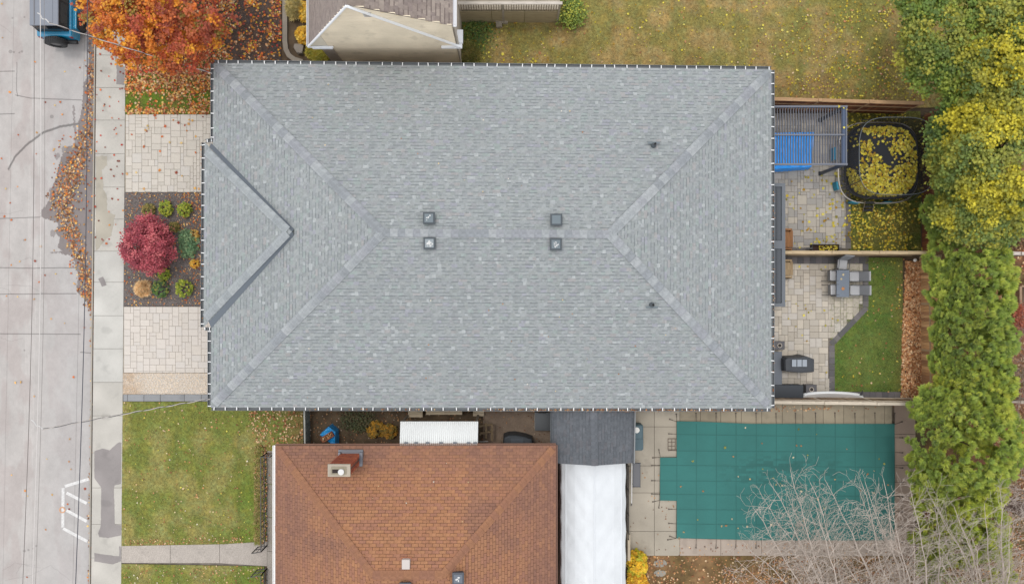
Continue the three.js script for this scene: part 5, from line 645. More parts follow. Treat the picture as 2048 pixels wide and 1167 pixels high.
{ const t = thing('chain_link_fence', 'dark chain-link fence running beside the white shelter', 'fence'), a = P(1257.5, 932, 1.3), b = P(1257.5, 1078, 1.3), wire = mat(C(92, 84, 78), { metal: 0.4, rough: 0.5 }); a.y = b.y = 0; const n = 3; for (let i = 0; i <= n; i++) { const p = a.clone().lerp(b, i / n); mk(new G().tube([V3(p.x, 0, p.z), V3(p.x, 1.36, p.z)], 0.025, 7), 'post', wire, t); } mk(new G().tube([a.clone().setY(1.32), b.clone().setY(1.32)], 0.02, 6), 'top_rail', wire, t);
  const g = new G(), L = a.distanceTo(b), st = 0.11; for (let x = -1.3; x < L; x += st) for (const s of [1, -1]) { let z0 = s > 0 ? x : x + 1.3, z1 = s > 0 ? x + 1.3 : x, y0 = 0.04, y1 = 1.3; const cl = (z) => clamp(z, 0, L); const f = (z) => lerp(y0, y1, (z - z0) / (z1 - z0)); const c0 = cl(z0), c1 = cl(z1); if (Math.abs(c1 - c0) < 0.02) continue; g.tube([V3(a.x + s * 0.004, f(c0), a.z + c0), V3(a.x + s * 0.004, f(c1), a.z + c1)], 0.006, 3); } stuffPart(mk(g, 'wire_mesh', wire, t)); mk(new G().box(P(1258, 1088, 1.2).x, 0, P(1258, 1094, 1.2).z, 0.12, 1.25, 1.25), 'end_board', mat(C(204, 188, 164), { map: T.woodV }), t); }
{ const a = P(1264, 926, 0.9), b = P(1263.5, 1006, 0.7), t = thing('cleaning_pole', 'long white pole leaning beside the chain-link fence', 'pole'); mk(new G().tube([a, b], 0.022, 8), 'shaft', mat([0.74, 0.72, 0.7], { rough: 0.35 }), t); mk(new G().tube([b, b.clone().add(V3(-0.02, -0.03, 0.12))], 0.03, 8), 'tip', mat(C(120, 116, 112)), t); }
{ const p = P(1279, 875, 0.75), t = thing('pool_equipment_box', 'blue-gray rounded equipment box with a white cap by the shed', 'box', V3(p.x, 0.12, p.z)), m = mat(C(92, 118, 128), { rough: 0.55 }); put(mk(rbox(0.5, 0.62, 1.28, 0.1, 3), 'body', m, t), V3(-0.05, 0.31, 0)); put(mk(rbox(0.46, 0.03, 0.5, 0.012), 'hatch', mat(C(84, 110, 120), { rough: 0.5 }), t), V3(-0.04, 0.625, 0.3)); mk(new G().cyl(-0.14, 0.615, -0.38, 0.14, 0.07, 20), 'cap', mat([0.72, 0.7, 0.66], { rough: 0.5 }), t); }
{ const p = P(1273, 949, 0.35), t = thing('sun_lounger', 'folded gray sling lounger on the paving beside the white pole', 'lounger', V3(p.x, 0.12, p.z)); mk(new G().box(0, 0.26, 0, 0.32, 0.02, 1.12), 'sling', mat(C(124, 124, 128), { rough: 0.8, map: T.cloth }), t); for (const s of [-1, 1]) { mk(new G().tube([V3(s * 0.17, 0.27, -0.6), V3(s * 0.17, 0.27, 0.6)], 0.018, 6), 'frame_rail', mat(C(92, 96, 104), { rough: 0.4 }), t); mk(new G().tube([V3(-0.2, 0.27, s * 0.58), V3(0.2, 0.27, s * 0.58)], 0.018, 6), 'cross_rail', mat(C(92, 96, 104)), t); for (const z of [-0.5, 0.5]) mk(new G().tube([V3(s * 0.17, 0, z), V3(s * 0.17, 0.26, z)], 0.016, 6), 'leg', mat(C(92, 96, 104)), t); } }
for (const [x, y, rx, rz, label] of [[1320.5, 1126, 0.32, 0.21, 'flat gray stepping stone just below the pool paving'], [1320, 1146.5, 0.3, 0.17, 'mossy stepping stone farther below the pool paving']]) { const q = [], p = P(x, y, 0.1); for (let i = 0; i < 14; i++) { const a = i / 14 * 6.283, k = rr(0.88, 1.1); q.push(V3(p.x + Math.cos(a) * rx * k, 0, p.z + Math.sin(a) * rz * k)); } tag(mk(new G().prism(q, 0.03, 0.1), 'stepping_stone', mat(C(170, 164, 152), { map: T.conc, rough: 0.95 })), label, 'stone'); }
// porch railings in front of the orange roof
for (const [y0, y1, end, label] of [[905, 1090, 1090, 'black metal railing along the porch above the walkway'], [1136, 1215, 1134, 'black metal railing along the porch below the walkway']]) {
  const t = thing('porch_railing', label, 'railing'), m = mat(C(86, 82, 82), { rough: 0.5 }), h = 0.95, a = g0(534, y0, 0.1).setY(0.12), b = g0(534, y1, 0.1).setY(0.12), pick2 = [[a, b], y0 < 1000 ? [a, g0(552, y0, 0.1).setY(0.12)] : [a, g0(514, y0 + 3, 0.1).setY(0.12)], y0 < 1000 ? [b, g0(516, y1 + 3, 0.1).setY(0.12)] : null].filter(Boolean);
  for (const [p, q] of pick2) { for (const yy of [0.12, 0.5, h]) mk(new G().bar(p.clone().setY(yy), q.clone().setY(yy), 0.035, 0.03), 'rail', m, t); const n = Math.max(2, Math.round(p.distanceTo(q) / 0.28)); for (let i = 0; i <= n; i++) { const c = p.clone().lerp(q, i / n); mk(new G().box(c.x, 0.1, c.z, i % n ? 0.018 : 0.04, h - 0.1, i % n ? 0.018 : 0.04), i % n ? 'baluster' : 'post', m, t); } } }
// deck with balusters behind the cream house
{ const t = thing('wooden_deck', 'weathered wooden deck with a baluster railing at the top edge', 'deck'), z = -13.4, x0 = P(916, 0, 1.5).x, x1 = P(1120, 0, 1.5).x, m = (k) => mat(mul(C(196, 184, 166), k), { map: T.woodU, rough: 0.95 }); for (let i = 0; i < 14; i++) mk(new G().bar(V3(x0, 1.46, z - 0.08 - i * 0.15), V3(x1, 1.46, z - 0.08 - i * 0.15), 0.14, 0.04), 'plank', m(rr(0.9, 1.1)), t); for (let x = x0; x < x1; x += 1.6) mk(new G().bar(V3(x, 0.05, z + 0.01), V3(Math.min(x + 1.58, x1), 0.05, z + 0.01), 0.03, 1.38), 'skirt_panel', mat(C(186, 170, 136), { map: T.woodU }), t); mk(new G().bar(V3(x0, 2.38, z + .03), V3(x1 + .05, 2.38, z + .03), 0.13, 0.04), 'top_rail', mat(C(222, 212, 200), { map: T.woodU }), t); mk(new G().bar(V3(x0, 1.56, z), V3(x1, 1.56, z), 0.05, 0.07), 'bottom_rail', mat(C(160, 146, 126), { map: T.woodU }), t); const bg = new G().box(0, 1.58, 0, 0.035, 0.8, 0.035).geo(); for (let x = x0 + 0.06; x < x1; x += 0.118) mk(bg, 'baluster', mat(C(150, 136, 118), { map: T.woodV }), t).position.set(x, 0, z); for (const x of [x0 + 2.15, x1 - 0.05]) mk(new G().box(x, 0, z + 0.01, 0.1, 2.4, 0.1), 'post', m(0.8), t); }
for (const [x, y, k, label] of [[997, 38, 1, 'pale concrete block by the deck, left of a stacked pair'], [1009.5, 40, 1.05, 'second pale concrete block beside the deck, on the right'], [998, 48, 0.85, 'darker concrete slab in front of the two blocks by the deck']]) { const p = P(x, y, 0.3); tag(put(mk(rbox(0.3, 0.22, 0.26, 0.015), 'concrete_block', mat(mul(C(188, 176, 156), k), { map: T.conc })), V3(p.x, 0.2, p.z), rr(-0.1, 0.1)), label, 'block'); }
// curved garden kerb and rock beside the cream house
{ const t = thing('garden_kerb', 'curved concrete kerb beside the cream gabled house', 'kerb'), c = [[568, -60], [568.5, -20], [569, 20], [569, 60], [569, 82], [571, 98], [577, 110], [588, 118], [604, 123]], m = (k) => mat(mul(C(166, 156, 142), k), { map: T.conc }); for (let i = 0; i + 1 < c.length; i++) { const d = (a, b) => { const x = b[0] - a[0], y = b[1] - a[1], l = Math.hypot(x, y); return [-y / l * 4.7, x / l * 4.7]; }, n0 = d(c[Math.max(0, i - 1)], c[i + 1]), n1 = d(c[i], c[Math.min(c.length - 1, i + 2)]), q = [[c[i][0] + n0[0], c[i][1] + n0[1]], [c[i + 1][0] + n1[0], c[i + 1][1] + n1[1]], [c[i + 1][0] - n1[0], c[i + 1][1] - n1[1]], [c[i][0] - n0[0], c[i][1] - n0[1]]]; mk(new G().prism(pts(q, 0.2), 0.02, 0.2), 'kerb_stone', m(rr(0.94, 1.06)), t); } }
{ const g = new THREE.DodecahedronGeometry(0.3, 1), a = g.attributes.position; for (let i = 0; i < a.count; i++) { const x = a.getX(i), y = a.getY(i), z = a.getZ(i), k = 0.84 + 0.36 * vn(x * 5 + 9, z * 5 + y * 3 + 9, 99, 3); a.setXYZ(i, clamp(x * k * 1.05, -0.25, 0.22), clamp(y * k, -0.2, 0.2), z * k * 0.95); } for (let i = 0; i < a.count; i++) { const x = a.getX(i), y = a.getY(i), z = a.getZ(i), d = (x * 0.8 + z * 0.6), e = (x * 0.5 - z * 0.85); const k = d > 0.17 ? 0.17 / d : e > 0.19 ? 0.19 / e : 1; a.setXYZ(i, x * k, Math.min(y, 0.14 - 0.2 * x), z * k); } const gg = new G().add(g); tag(put(mk(gg, 'boulder', mat(C(168, 158, 146), { map: T.conc, rough: 0.95 })), P(600, 97, 0.22), 0.5), 'gray boulder by the corner of the cream gabled house', 'rock'); }
// ---------- parked car ----------
{
  const c = P(111, -13, 1.0), t = thing('parked_car', 'blue off-road car with a gray hardtop and rear spare wheel', 'car', V3(c.x, 0, c.z)), blue = mat([0.008, 0.19, 0.34], { rough: 0.3, clearcoat: 0.8 }), blk = mat([0.018, 0.018, 0.02], { rough: 0.55 }), glass = mat([0.012, 0.014, 0.018], { rough: 0.08 }), B = (x, y, z, sx, sy, sz, r, name, m, par = t) => put(mk(rbox(sx, sy, sz, r, 3), name, m, par), V3(x, y, z)); // rear end towards +z
  B(0, 0.79, 0.62, 1.7, 0.74, 3.0, 0.09, 'body', blue); B(0, 0.86, -1.6, 1.36, 0.5, 1.5, 0.07, 'hood', blue); B(0, 0.45, 0, 1.3, 0.3, 4.0, 0.05, 'chassis', blk);
  const top = new G().hexa([V3(-0.74, 1.14, 1.9), V3(0.74, 1.14, 1.9), V3(0.74, 1.14, -0.75), V3(-0.74, 1.14, -0.75)], [V3(-0.65, 1.8, 1.82), V3(0.65, 1.8, 1.82), V3(0.65, 1.8, -0.4), V3(-0.65, 1.8, -0.4)]); mk(top, 'cabin', blk, t);
  B(0, 1.82, 0.72, 1.36, 0.09, 2.3, 0.04, 'hardtop', mat(C(140, 146, 158), { rough: 0.5 })); for (const x of [-0.42, 0.42]) B(x, 1.866, 0.75, 0.03, 0.014, 2.1, 0.006, 'roof_ridge', mat(C(124, 130, 142), { rough: 0.5 }));
  const win = (s) => new G().quad(V3(s * 0.735, 1.2, 1.75), V3(s * 0.735, 1.2, 0.7), V3(s * 0.675, 1.7, 0.7), V3(s * 0.675, 1.7, 1.65)).quad(V3(s * 0.735, 1.2, 0.6), V3(s * 0.735, 1.2, -0.5), V3(s * 0.675, 1.7, -0.3), V3(s * 0.675, 1.7, 0.6)); for (const s of [-1, 1]) mk(win(s), 'side_window', glass, t);
  mk(new G().quad(V3(-0.6, 1.2, 1.905), V3(0.6, 1.2, 1.905), V3(0.56, 1.72, 1.85), V3(-0.56, 1.72, 1.85)), 'rear_window', glass, t); mk(new G().quad(V3(-0.66, 1.18, -0.77), V3(0.66, 1.18, -0.77), V3(0.6, 1.76, -0.45), V3(-0.6, 1.76, -0.45)), 'windscreen', glass, t);
  const wheel = (x, y, z, r, w, ry, name) => { const g = new THREE.Group(); g.name = name; t.add(g); g.position.set(x, y, z); g.rotation.y = ry; const pr = [[0.55, -w / 2], [0.9, -w / 2], [1, -w * 0.36], [1.02, 0], [1, w * 0.36], [0.9, w / 2], [0.55, w / 2]].map(([a, b]) => new THREE.Vector2(a * r, b)), ty = mk(new THREE.LatheGeometry(pr, 40), 'tyre', mat([0.035, 0.036, 0.038], { rough: 0.9 }), g); ty.rotation.z = Math.PI / 2; const rm = mk(new THREE.CylinderGeometry(r * 0.56, r * 0.56, w * 0.8, 24), 'rim', mat(C(112, 114, 118), { metal: 0.6, rough: 0.35 }), g); rm.rotation.z = Math.PI / 2; const tr = new G(); for (let i = 0; i < 30; i++) { const a = i / 30 * 6.283; for (const s of [-1, 1]) tr.box(s * w * 0.26, 0, 0, 0, 0, 0); const y0 = Math.cos(a) * r * 1.01, z0 = Math.sin(a) * r * 1.01, dy = -Math.sin(a) * 0.03, dz = Math.cos(a) * 0.03, oy = Math.cos(a) * 0.022, oz = Math.sin(a) * 0.022; for (const [xa, xb] of [[-w * 0.44, -w * 0.06], [w * 0.06, w * 0.44]]) tr.hexa([V3(xa, y0 - dy, z0 - dz), V3(xb, y0 - dy, z0 - dz), V3(xb, y0 + dy, z0 + dz), V3(xa, y0 + dy, z0 + dz)], [V3(xa, y0 - dy + oy, z0 - dz + oz), V3(xb, y0 - dy + oy, z0 - dz + oz), V3(xb, y0 + dy + oy, z0 + dz + oz), V3(xa, y0 + dy + oy, z0 + dz + oz)]); } stuffPart(mk(tr, 'tread', mat([0.03, 0.031, 0.033], { rough: 0.95 }), g)); };
  for (const x of [-0.78, 0.78]) for (const z of [-1.45, 1.2]) wheel(x, 0.43, z, 0.43, 0.28, 0, 'wheel'); wheel(0.0, 0.98, 2.34, 0.44, 0.27, Math.PI / 2, 'spare_wheel');
  for (const s of [-1, 1]) for (const z of [-1.45, 1.2]) { B(s * 0.85, 0.98, z, 0.3, 0.1, 1.0, 0.045, 'wheel_flare', z > 0 ? mat([0.01, 0.2, 0.34], { rough: 0.25, clearcoat: 1 }) : blk); }
  B(0, 0.62, 2.2, 1.62, 0.18, 0.2, 0.05, 'rear_bumper', blk); for (const s of [-1, 1]) B(s * 0.74, 0.98, 2.09, 0.13, 0.22, 0.09, 0.02, 'tail_light', mat([0.25, 0.02, 0.02], { rough: 0.3 })); B(0, 0.6, -2.35, 1.7, 0.2, 0.2, 0.05, 'front_bumper', blk); B(0.02, 1.0, 2.14, 0.3, 0.3, 0.1, 0.03, 'wheel_carrier', blk); for (const s of [-1, 1]) B(s * 0.92, 1.2, -0.55, 0.2, 0.16, 0.12, 0.03, 'mirror', blk);
}
// ---------- wires over the street and the two service drops ----------
const wm = (c, m) => mat(c, { rough: 0.5, metal: m || 0 });
for (const [xa, xb, h, r, c, label] of [[67, 42, 8.2, 0.011, C(120, 112, 108), 'thin dark street wire over the middle of the lane'], [79, 62, 8.6, 0.014, C(232, 226, 222), 'pale street wire crossing above the parked car'], [87, 68, 8.4, 0.008, C(150, 144, 140), 'very thin gray street wire beside the pale one'], [174, 148, 7.4, 0.017, C(70, 72, 84), 'thick dark cable hung above the gutter of the road']]) { const q = []; for (let i = 0; i <= 30; i++) { const u = i / 30, p = P(lerp(xa, xb, u), lerp(-60, 1230, u), h); p.y -= 0.25 * Math.sin(Math.PI * u); q.push(p); } tag(mk(new G().tube(q, r, 6), 'overhead_wire', wm(c)), label, 'wire'); }
function drop(name, a, b, sag, label) { const t = thing(name, label, 'service wire'), q = [], n = 40; for (let i = 0; i <= n; i++) { const u = i / n, p = a.clone().lerp(b, u); p.y -= sag * 4 * u * (1 - u); q.push(p); } for (const [o, c, r] of [[0, C(226, 218, 212), 0.016], [1, C(96, 96, 100), 0.012]]) mk(new G().tube(q.map((p, i) => p.clone().add(V3(0.02 * Math.sin(i * 1.1 + o * 3.14), 0.02 * Math.cos(i * 1.1 + o * 3.14), 0.02 * Math.cos(i * 1.1 + o * 3.14)))), r, 6), 'cable', wm(c), t); const e = new G(); let p = a.clone(); e.tube([p, p.clone().add(V3(-0.1, 0.02, -0.12)), p.clone().add(V3(-0.25, 0, -0.14)), p.clone().add(V3(-0.3, 0.05, -0.3)), p.clone().add(V3(-0.42, 0.02, -0.36))], 0.022, 6); mk(e, 'splice', wm(C(232, 230, 228)), t); return t; }
drop('service_drop', P(97, 45, 7.6), P(424, 146, 3.1), 0.25, 'twisted pale service wire from the street to the upper corner of the gray roof');
drop('service_drop', P(85, 858, 7.6), P(420, 797, 3.1), 0.25, 'twisted pale service wire from the street to the lower corner of the gray roof');
// ---------- trees and plants ----------
const bark = (c) => mat(c, { map: T.woodV, rough: 0.95 });
function trunkAndLimbs(t, base, top, r, m, spread, nl) {     // base, top: points; limbs reach into the crown
  mk(new G().tube([base, base.clone().lerp(top, 0.35).add(V3(gauss() * 0.08, 0, gauss() * 0.08)), base.clone().lerp(top, 0.7), top], [r * 1.25, r, r * 0.8, r * 0.45], 10), 'trunk', m, t);
  for (let i = 0; i < nl; i++) { const a = i / nl * 6.283 + rnd(), s = base.clone().lerp(top, rr(0.45, 0.8)), e = s.clone().add(V3(Math.cos(a) * spread * rr(0.6, 0.9), rr(0.4, 0.9) * spread * 0.6, Math.sin(a) * spread * rr(0.6, 0.9))), k = s.clone().lerp(e, 0.5).add(V3(0, -0.1 * spread, 0)); mk(new G().tube([s, k, e], [r * 0.5, r * 0.3, r * 0.08], 7), 'limb', m, t); }
}
// foliage: clumps of leaves through the outer part of an ellipsoid; col(u, dir) gives the colour of a clump
function crown(t, c, rx, ry, rz, clumps, per, size, geo, col, o = {}) {
  const L = []; for (let i = 0; i < clumps; i++) {
    const a = rnd() * 6.283, y = o.low !== undefined ? rr(o.low, 1) : rr(-0.35, 1), h = Math.sqrt(1 - Math.min(1, y * y)), lump = 0.78 + 0.4 * wn(Math.cos(a) * h * (o.lump || 2.2) + c.x, Math.sin(a) * h * (o.lump || 2.2) + y * 2 + c.z, o.seed || 5, 3), q = (o.inner ? Math.pow(rnd(), 0.4) : rr(0.72, 1.02)) * lump;
    const p = V3(c.x + Math.cos(a) * h * rx * q, c.y + y * ry * q, c.z + Math.sin(a) * h * rz * q); if (o.gap && wn(p.x * o.gap, p.z * o.gap, 77, 2) > 0.62) continue; if (o.keep && !o.keep(p)) continue;
    const k0 = col(p, q), sp = o.spread || 0.2;
    for (let n = 0; n < per; n++) { const d = V3(gauss(), gauss() * 0.8, gauss()), out = Math.atan2(Math.cos(a) * h * d.x + Math.sin(a) * h * d.z, 1); L.push([p.x + d.x * sp, p.y + d.y * sp, p.z + d.z * sp, size * rr(0.7, 1.25), gauss() * (o.tilt || 0.55) + 0.3 * Math.sin(a) * h, rnd() * 6.283, gauss() * (o.tilt || 0.55) - 0.3 * Math.cos(a) * h, mul(k0, rr(0.8, 1.45) * (o.bright || 1.35)), rr(0.75, 1.1)]); }
  }
  const m = inst('crown', geo, leafThin, L, t); stuffPart(m); return m;
}
// feathery cedars: clumps of sprays that fan outwards from small tufts
function cedar(label, x, y, h, r, ry, tone, n) {
  const c = P(x, y, h), gx = Math.max(c.x, 21.2), t = thing('cedar_tree', label, 'tree', V3(0, 0, 0), 0, 'cedars of the hedge behind the board fence'); mk(new G().tube([V3(gx, 0, c.z), V3(c.x, h + ry * 0.5, c.z)], [0.11, 0.03], 7), 'trunk', bark(C(110, 90, 72)), t);
  const L = []; for (let i = 0; i < n; i++) {
    const a = rnd() * 6.283, v = Math.pow(rnd(), 0.75), hh = Math.sqrt(1 - Math.pow(1 - v, 2)), yy = 1 - v * 1.25, lump = 0.74 + 0.5 * wn(Math.cos(a) * hh * 3 + x, Math.sin(a) * hh * 3 + y, 15, 2), q = lump * rr(0.86, 1.04), d = V3(Math.cos(a) * hh, yy, Math.sin(a) * hh), p = V3(c.x + d.x * r * q, c.y + d.y * ry * q, c.z + d.z * r * q); if (p.y < 0.3 || (p.y < 1.75 && p.x < 20.75 && y < 820) || (y > 820 && p.x < 18.3)) continue;
    const ax = d.clone().multiplyScalar(0.9).add(V3(gauss() * 0.5, 0.35, gauss() * 0.5)).normalize(), base = mixc(tone, pick([C(150, 160, 66), C(110, 130, 52), C(94, 116, 56), C(164, 166, 70), C(126, 142, 62)]), 0.5), s0 = rr(0.13, 0.25);
    for (let k = 0; k < 17; k++) { const dir = ax.clone().add(V3(gauss() * 0.95, gauss() * 0.3 - 0.15, gauss() * 0.95)).normalize(), tip = Math.max(0, dir.dot(ax)), ry2 = Math.atan2(dir.x, dir.z), rx2 = -Math.asin(clamp(dir.y, -1, 1)); L.push([p.x + dir.x * 0.06, p.y + dir.y * 0.06, p.z + dir.z * 0.06, s0 * rr(0.7, 1.2), rx2, ry2, gauss() * 0.4, mul(base, rr(1.75, 3.2)), rr(0.9, 1.5)]); }
  }
  stuffPart(inst('crown', spray, leafThin, L, t)); return t;
}
{ // orange maple in the front garden
  const t = thing('maple_tree', 'orange and yellow autumn maple between the sidewalk and the gray roof', 'tree'), c = P(312, -8, 4.3), b = g0(392, 66, 0); trunkAndLimbs(t, V3(b.x, 0.05, b.z), V3(c.x + .3, 4.2, c.z + .3), 0.16, bark(C(120, 104, 92)), 3, 9);
  const hot = [C(236, 158, 30), C(228, 140, 34), C(240, 176, 44), C(222, 126, 40)], red = [C(206, 98, 44), C(190, 86, 50), C(214, 116, 48), C(172, 82, 52), C(200, 110, 62)], olive = [C(150, 128, 46), C(168, 142, 50)];
  crown(t, c, 3.25, 1.8, 3.3, 900, 34, 0.125, lobed, (p) => { const u = (p.x - c.x) / 3.4 + 0.35 * (p.z - c.z) / 3.4 + 1.5 * (wn(p.x * 0.7, p.z * 0.7, 3, 3) - 0.5); const r = rnd(); return r < 0.07 ? pick(olive) : u < 0.3 ? (r < 0.75 ? pick(hot) : pick(red)) : r < 0.8 ? pick(red) : pick(hot); }, { spread: 0.24, lump: 2.6, inner: true, low: -0.5, gap: 0.62, bright: 1.2 });
}
{ // yellow-green maples beyond the lawn
  const gy = [C(146, 152, 60), C(124, 140, 58), C(160, 160, 60), C(108, 128, 58), C(170, 166, 56)], ye = [C(200, 188, 42), C(182, 174, 40), C(212, 200, 54), C(164, 160, 46), C(146, 148, 50)], gg = [C(118, 142, 52), C(132, 152, 54), C(104, 130, 52), C(146, 158, 56)], dg = [C(100, 126, 62), C(116, 140, 64), C(92, 118, 66), C(132, 150, 66)];
  const mapleAt = (label, x, y, h, rx, ry, rz, n, pal, pal2, mixAt, gx, gy2) => { const c = P(x, y, h), t = thing('maple_tree', label, 'tree'), b = g0(gx, gy2, 0); trunkAndLimbs(t, V3(b.x, 0.05, b.z), V3(c.x, h, c.z), 0.18, bark(C(104, 92, 80)), rx * 0.8, 7); crown(t, c, rx, ry, rz, n * 1.5 | 0, 30, 0.135, lobed, (p) => (wn(p.x * 0.55, p.z * 0.55, 9, 3) + 0.14 * gauss() > mixAt ? pick(pal2) : pick(pal)), { spread: 0.27, lump: 3, seed: x | 0, low: -0.35, bright: 1.42 }); };
  mapleAt('leafy green maple at the top edge beside the dry lawn', 1925, 72, 4.6, 2.7, 1.7, 3.2, 640, gg, gy, 0.58, 1905, 130);
  mapleAt('yellow-green maple in the upper right corner of the view', 2052, 110, 5.6, 2.9, 1.9, 3.6, 620, gy, ye, 0.53, 2000, 160);
  mapleAt('brightest yellow maple behind the trampoline corner at the right edge', 2010, 305, 5.4, 2.6, 1.9, 2.7, 640, ye, gy, 0.5, 1960, 350);
  mapleAt('dull green maple leaning over the dark red-brown fence', 1918, 300, 4.0, 1.45, 1.4, 2.4, 360, dg, gy, 0.55, 1925, 330);
  mapleAt('small yellow-green maple above the hedge, right of the shady lawn', 1965, 420, 4.0, 2.0, 1.4, 1.5, 380, gy, ye, 0.5, 1945, 440);
}
const hg = C(130, 144, 56), hy = C(146, 152, 46), hd = C(118, 134, 58);
for (const a of [['dark green cedar filling the hedge corner beside the shady lawn', 1902, 428, 2.5, 1.15, 1.0, hd, 330], ['cedar at the hedge end by the small white globe lamp', 1935, 520, 2.5, 1.75, 1.2, hg, 620], ['cedar in the hedge level with the slate dining table', 1945, 590, 2.6, 1.8, 1.3, hg, 640], ['cedar in the hedge level with the middle of the mown lawn', 1942, 665, 2.6, 1.75, 1.25, hd, 620], ['cedar in the hedge level with the covered barbecue', 1948, 738, 2.6, 1.7, 1.3, hg, 600], ['yellowish cedar in the hedge at the end of the pale-capped fence', 1942, 800, 2.8, 1.75, 1.2, hy, 560], ['broadest cedar of the hedge, beside the pool cover', 1916, 882, 2.8, 2.5, 1.5, hg, 1150], ['cedar of the hedge beside the lower half of the pool', 1918, 965, 2.4, 1.95, 1.2, hy, 640], ['yellow-green cedar of the hedge behind the bare branches', 1922, 1040, 2.2, 2.0, 1.1, hy, 620], ['lowest cedar of the hedge at the bottom edge among bare branches', 1930, 1130, 2.2, 2.1, 1.1, hy, 600]]) cedar(...a);
{ // red Japanese maple in the gravel bed
  const t = thing('japanese_maple', 'round crimson maple in the middle of the gravel bed', 'tree'), c = P(299, 490, 1.0), b = g0(303, 492, 0); trunkAndLimbs(t, V3(b.x, 0.08, b.z), V3(c.x, 1.0, c.z), 0.05, bark(C(110, 80, 76)), 0.9, 8); crown(t, c, 1.26, 0.8, 1.4, 520, 28, 0.08, lobed, () => pick([C(172, 72, 86), C(190, 92, 102), C(154, 60, 74), C(140, 54, 68), C(180, 82, 92), C(200, 110, 114)]), { spread: 0.18, lump: 3.4, low: -0.2, inner: true, bright: 1.5, keep: (p) => wn(p.x * 1.9, p.z * 1.9, 7, 3) < 0.72 });
}
const ballMats = leafThin;
function bush(name, label, x, y, r, h, cols, n, size, geo = oval, o = {}) {
  const c = P(x, y, h * 0.6), k = (H - h * 0.6) / F, t = thing(name, label, o.category || 'shrub', V3(0, 0, 0), 0, o.group), rm = r * k; mk(new G().tube([V3(c.x, 0.06, c.z), V3(c.x, h * 0.5, c.z)], [0.03, 0.015], 6).tube([V3(c.x, 0.1, c.z), V3(c.x + rm * .4, h * .6, c.z + rm * .3)], [0.02, 0.008], 5).tube([V3(c.x, 0.1, c.z), V3(c.x - rm * .4, h * .6, c.z - rm * .2)], [0.02, 0.008], 5), 'stem', bark(C(104, 84, 66)), t);
  crown(t, V3(c.x, h * 0.5, c.z), rm, h * 0.5, rm * (o.rz || 1), n, 14, size, geo, () => pick(cols), { spread: o.spread || 0.045, lump: 2, low: -0.4, tilt: 0.6, inner: o.inner, bright: 1.75, ...o });
  return t;
}
const gY = [C(150, 158, 44), C(134, 148, 42), C(176, 178, 64), C(114, 134, 44)], gD = [C(72, 104, 50), C(92, 124, 52), C(58, 88, 46), C(140, 140, 60)], gB = [C(128, 122, 58), C(150, 132, 70), C(104, 104, 50)];
for (const [x, y, r, h, c, label] of [[330, 416, 15, 0.55, gY, 'round yellow-green shrub, middle of three above the crimson maple'], [368.5, 419, 14, 0.55, gY, 'round yellow-green shrub, nearest the house of three above the maple'], [296, 420, 13, 0.4, gB, 'brownish low shrub, nearest the sidewalk of three above the maple'], [348, 453, 10, 0.4, gB, 'small olive-brown shrub tucked against the crimson maple'], [327, 548, 12, 0.4, gY, 'small yellow-green shrub peeping out below the crimson maple'], [320, 577, 17, 0.6, gD, 'dark green round shrub below the crimson maple'], [366.5, 576, 17, 0.6, gY, 'bright yellow-green round shrub near the lower driveway']]) bush('round_shrub', label, x, y, r, h, c, 130, 0.06, oval, { group: 'round shrubs in the gravel bed' });
bush('ornamental_grass', 'tuft of dry tan ornamental grass near the sidewalk', 285.5, 577, 14, 0.4, [C(206, 178, 132), C(186, 156, 112), C(220, 196, 156)], 90, 0.16, tuft, { category: 'plant' });
bush('perennial', 'bright yellow perennial in the gravel bed near the house', 388, 527, 9, 0.3, [C(236, 184, 50), C(226, 160, 40), C(244, 206, 90)], 60, 0.06, oval, { category: 'plant' , bright: 1.25 }); bush('perennial', 'faded yellow perennial near the house, right of the crimson maple', 388, 469, 10, 0.3, [C(226, 184, 80), C(206, 150, 66), C(236, 206, 120)], 60, 0.06, oval, { category: 'plant' , bright: 1.25 });
bush('juniper', 'blue-green creeping juniper between the crimson maple and the house', 376, 488, 16, 0.25, [C(116, 158, 112), C(110, 142, 100), C(142, 170, 122)], 80, 0.13, spray, { rz: 1.7, category: 'plant', spread: 0.2, bright: 1.4 });
bush('yellow_bush', 'yellow leafy bush at the foot of the white fabric shelter', 1275, 1128, 20, 0.9, [C(240, 196, 30), C(228, 180, 30), C(198, 190, 40), C(246, 214, 60)], 150, 0.13, oval, { rz: 1.35, spread: 0.09 , bright: 1.25 }); bush('yellow_bush', 'yellow leafy bush cut by the bottom edge beside the white shelter', 1276, 1168, 22, 0.9, [C(240, 190, 40), C(226, 170, 36), C(246, 210, 60)], 150, 0.13, oval, { spread: 0.09 , bright: 1.25 });
bush('yellow_plant', 'yellowing plant in the dark alley, left of the corrugated awning', 778, 862, 14, 0.5, [C(206, 150, 40), C(176, 130, 40), C(150, 130, 50)], 70, 0.1, oval, { category: 'plant', spread: 0.08 , bright: 1.25 }); bush('yellow_plant', 'larger yellowing plant in the dark alley above the chimney', 752, 860, 17, 0.5, [C(216, 160, 40), C(180, 140, 40), C(140, 120, 50)], 90, 0.1, oval, { category: 'plant', spread: 0.08 , bright: 1.25 });
bush('alley_weeds', 'dull green weeds in the middle of the dark alley', 715, 842, 30, 0.25, [C(84, 92, 56), C(96, 104, 60), C(110, 100, 66)], 90, 0.09, oval, { category: 'plant', rz: 0.55, spread: 0.3, bright: 1.2 });
